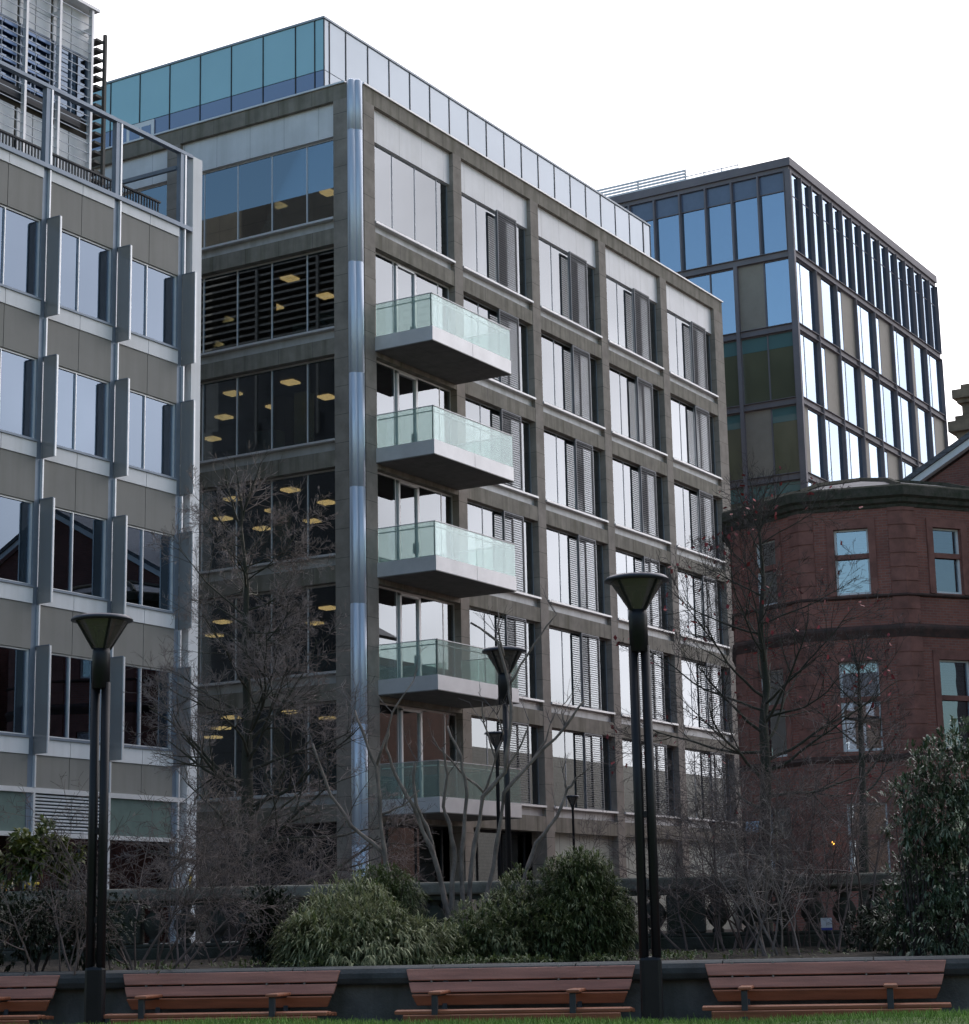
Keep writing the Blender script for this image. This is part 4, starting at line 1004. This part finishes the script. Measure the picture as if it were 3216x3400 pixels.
# leafy shrubs
def leafm(name, c1, c2, rough=.45, tr=.25):
    m, t = newmat(name); l = t.links.new
    out = N(t, 'ShaderNodeOutputMaterial'); p = N(t, 'ShaderNodeBsdfPrincipled'); p.inputs['Roughness'].default_value = rough
    tc = N(t, 'ShaderNodeTexCoord'); nz = N(t, 'ShaderNodeTexNoise'); nz.inputs['Scale'].default_value = 9; nz.inputs['Detail'].default_value = 4
    n2 = N(t, 'ShaderNodeTexWhiteNoise', noise_dimensions='3D')
    l(tc.outputs['Object'], nz.inputs['Vector']); cr = N(t, 'ShaderNodeValToRGB'); cr.color_ramp.elements[0].position = .3; cr.color_ramp.elements[1].position = .7
    cr.color_ramp.elements[0].color = (*c1, 1); cr.color_ramp.elements[1].color = (*c2, 1); l(nz.outputs['Fac'], cr.inputs[0]); l(cr.outputs[0], p.inputs['Base Color'])
    tl = N(t, 'ShaderNodeBsdfTranslucent'); l(cr.outputs[0], tl.inputs[0]); mx = N(t, 'ShaderNodeMixShader'); mx.inputs[0].default_value = tr
    l(p.outputs[0], mx.inputs[1]); l(tl.outputs[0], mx.inputs[2]); l(mx.outputs[0], out.inputs[0]); return m
m_bam = leafm('bamboo_leaf', (.11, .135, .05), (.42, .44, .25), .5)
m_bamd = leafm('dark_bamboo_leaf', (.034, .055, .018), (.13, .17, .06), .5)
m_ever = leafm('glossy_evergreen_leaf', (.02, .042, .02), (.095, .14, .075), .25, .1)
m_sil = leafm('highlit_evergreen_leaf', (.09, .13, .08), (.28, .33, .23), .25, .1)  # paler leaf copy: silvery highlights put into the colour
m_ivy = leafm('dark_hedge_leaf', (.010, .018, .008), (.028, .045, .02), .5, .1)
m_yel = leafm('olive_leaf', (.05, .075, .015), (.15, .16, .03), .45)
def blade(mb, p, d, up, L_, w):
    s = d.cross(up)
    if s.length < .01: s = Vector((1, 0, 0))
    s = s.normalized() * w; m1 = p + d * L_ * .5 + up * L_ * .06; e = p + d * L_ - Vector((0, 0, L_ * .22))
    n = len(mb.v); mb.v += [tuple(p - s * .3), tuple(p + s * .3), tuple(m1 - s), tuple(m1 + s), tuple(e)]
    mb.f += [(n, n + 1, n + 3, n + 2), (n + 2, n + 3, n + 4)]
def leafy(name, label, cat, blobs, d0, mats, n, seed, L_=(.07, .14), w=.007, droop=.2, clump=7, group=None, stems=8, lump=.5):
    """blobs: (photo x, photo y, photo half width, photo half height, depth offset)"""
    r = random.Random(seed); c = at(blobs[0][0], 1850, d0); c.z = ground_z(c)
    t = thing(name, label, cat, tuple(c), 0, group)
    tot = sum(b[2] * b[3] for b in blobs); mbs = [MB() for _ in mats]; k_ = 1.71429 / 6609.07
    st = MB()
    for (x, y, hx, hy, dz) in blobs:
        cc = at(x, y, d0 + dz); ex, ey = hx * k_ * d0, hy * k_ * d0
        nn = int(n * hx * hy / tot / clump)
        lumps = [(rvec(r), r.uniform(.1, lump)) for _ in range(12)]
        for i in range(nn):
            v = rvec(r); q = r.random() ** .45
            bump = 1 + sum(a * max(0, v.dot(u)) ** 6 for u, a in lumps) - .16
            o = Vector((v.x * ex, v.y * ex * .75, v.z * ey)) * q * bump
            p = cc + o
            if p.z < c.z: p.z = c.z + r.uniform(0, .15)
            outw = (Vector((o.x / ex, o.y / ex, o.z / ey)) + rvec(r) * .45 + Vector((0, 0, .25))).normalized()
            mb = mbs[min(len(mats) - 1, int(r.random() ** 1.3 * len(mats)))]
            for k in range(clump):
                dv = (outw + rvec(r) * .75 - Vector((0, 0, droop))).normalized()
                blade(mb, p + rvec(r) * .02, dv, Vector((0, 0, 1)), r.uniform(*L_), w * r.uniform(.7, 1.3))
        for i in range(stems):
            v = rvec(r); e = cc + Vector((v.x * ex * .8, v.y * ex * .6, abs(v.z) * ey * .9)); b = Vector((c.x + (cc.x - c.x) + v.x * ex * .25, cc.y + v.y * ex * .2, c.z - .05))
            st.path([b, b.lerp(e, .5) + rvec(r) * .04, e], [.012, .008, .003], 4, cap=False)
    for m_, mb in zip(mats, mbs):
        if mb.f: mb.build('leaves', m_, t)
    st.build('stems', m_twigd, t); return t
leafy('bamboo_shrub', 'pale grassy bamboo clump spilling over the wall behind the second bench', 'shrub', [(690, 1815, 140, 75, 0), (610, 1835, 75, 55, -.3), (790, 1835, 80, 55, -.2)], 22.4, [m_bam, m_bam, m_bamd], 24000, 51, (.09, .19), .008, .45, lump=.42)
leafy('bamboo_shrub', 'dark rounded shrub rising behind the pale bamboo clump', 'shrub', [(745, 1735, 88, 55, 0), (700, 1790, 60, 60, 0)], 23.6, [m_bamd], 13000, 52, (.06, .11), .007, .25, lump=.2)
leafy('rounded_shrub', 'large round dark green shrub left of the right lamp', 'shrub', [(1120, 1765, 108, 105, 0), (1060, 1810, 80, 70, -.2), (1120, 1700, 80, 58, 0), (1180, 1790, 60, 75, 0)], 23.0, [m_bamd, m_bamd, m_bam], 38000, 53, (.05, .11), .007, .2, lump=.16)
leafy('mixed_shrub', 'low mixed green shrub between the two larger green clumps', 'shrub', [(940, 1815, 95, 60, 0), (1000, 1770, 50, 60, .3), (880, 1840, 50, 40, -.3)], 22.8, [m_bamd, m_bam], 14000, 54, (.06, .12), .008, .2, lump=.3)
leafy('evergreen_shrub', 'tall glossy evergreen with whorled leaves, silvery highlights put into their colour, at the right edge', 'shrub', [(1862, 1478, 58, 66, 0), (1805, 1492, 46, 40, 0), (1762, 1535, 36, 36, -.1), (1842, 1580, 88, 66, 0), (1768, 1605, 42, 36, -.15), (1850, 1690, 98, 80, 0), (1772, 1685, 44, 46, .1), (1915, 1600, 60, 120, .2), (1835, 1790, 110, 62, 0), (1735, 1770, 40, 50, .1)], 22.2, [m_ever, m_ever, m_sil, m_sil], 21000, 55, (.06, .12), .010, -.05, clump=6, lump=.8)
leafy('hedge_shrub', 'dark leafy shrub just left of the pale bamboo clump', 'shrub', [(520, 1790, 45, 75, 0)], 23.2, [m_ivy], 5000, 56, (.04, .07), .012, .1)
leafy('dark_hedge', 'dark evergreen hedge below the balustrade at the left edge', 'hedge', [(60, 1790, 90, 70, 0), (180, 1800, 80, 60, 0), (-60, 1790, 80, 80, 0)], 23.0, [m_ivy], 13000, 57, (.04, .07), .012, .1)
leafy('dark_hedge', 'dark low evergreen growth under the evergreen and twigs on the right', 'hedge', [(1690, 1800, 60, 45, .1), (1760, 1810, 80, 60, 0), (1860, 1810, 90, 70, 0)], 23.6, [m_ivy], 10000, 58, (.04, .07), .012, .1)
leafy('olive_shrub', 'small olive green leafy shrub in front of the shop lettering', 'shrub', [(75, 1640, 60, 34, 0), (40, 1670, 40, 30, 0), (120, 1665, 35, 30, .1)], 26.4, [m_yel, m_bamd], 1900, 59, (.09, .16), .026, .15, clump=5)
gc = MB(); r = random.Random(77)
for i in range(3600):
    px_ = r.gauss(900, 260); dd = r.uniform(21.4, 24.2); p = at(px_, 1850, dd); p.z = -.36 + r.uniform(0, .06)
    dens = .5 + .5 * sin(px_ * .013) * sin(px_ * .031 + 2)
    if r.random() > dens: continue
    for k in range(3): blade(gc, p, (rvec(r) + Vector((0, 0, .7))).normalized(), Vector((0, 0, 1)), r.uniform(.04, .1), .011)
o = gc.build('ground_cover', m_bamd); tag(o, 'low green ground cover plants in the bed behind the wall', 'ground cover', kind='stuff')

# ================================================================== small signs and lights
m_bsign = pm('pale_blue_sign', (.42, .52, .66), rough=.4, var=.06)
m_navy = pm('navy_paint', (.02, .03, .12), rough=.5, var=.05)
p = at(1467, 1601, 55.0); d_ = Vector((p.x, p.y, 0)).normalized(); sx = Vector((d_.y, -d_.x, 0))
sg_ = thing('street_sign', 'pale blue lettered sign on a dark post among the twigs left of the turret', 'sign', (p.x, p.y, -.3))
q = MB(); q.obox(p, sx * .32, d_ * .015, Vector((0, 0, .15))); q.build('sign_board', m_bsign, sg_)
letters('NIOM', p - sx * .27 - Vector((0, 0, .08)) - d_ * .0, sx, (0, 0, 1), -d_, .16, .012, .014, m_navy, sg_)
MB().path([(p.x + d_.x * .03 - sx.x * .36, p.y + d_.y * .03 - sx.y * .36, -.3), (p.x + d_.x * .03 - sx.x * .36, p.y + d_.y * .03 - sx.y * .36, p.z + .2)], .04, 8)
q = MB(); b = p + d_ * .05 - sx * .36; q.path([(b.x, b.y, -.3), (b.x, b.y, p.z + .2)], .04, 8); q.build('post', m_lblack, sg_)
p = at(1600, 1787, 24.6)
nb = thing('notice_board', 'small white and blue notice on a stake in the bed right of the right lamp', 'sign', (p.x, p.y, -.36))
d_ = Vector((p.x, p.y, 0)).normalized(); sx = Vector((d_.y, -d_.x, 0))
q = MB(); q.obox(p, sx * .066, d_ * .006, Vector((0, 0, .058))); q.build('board', pm('white_board', (.88, .89, .92), rough=.4, var=.04), nb)
q = MB(); q.obox(p - Vector((0, 0, .072)), sx * .066, d_ * .006, Vector((0, 0, .013))); q.build('blue_edge', pm('bright_blue', (.04, .07, .4), rough=.4, var=.04), nb)
q = MB(); b = p + d_ * .02; q.path([(b.x, b.y, -.45), (b.x, b.y, p.z)], .012, 6); q.build('stake', m_lblack, nb)
p = at(1613, 1632, 56.05)
wl_ = thing('wall_light', 'small amber wall light glowing on the brick turret', 'lamp', tuple(p))
q = MB(); q.lathe(p.x, p.y, [(.01, p.z - .05), (.035, p.z - .03), (.035, p.z + .03), (.01, p.z + .05)], 10); q.build('bulb', emit('amber_glow', (1, .42, .06), 3), wl_)
q = MB(); e = p.normalized(); q.path([p + Vector((0, 0, .09)), p + Vector((0, 0, .09)) + Vector((e.x, e.y, 0)) * .35], .02, 6); q.build('bracket', m_lblack, wl_)
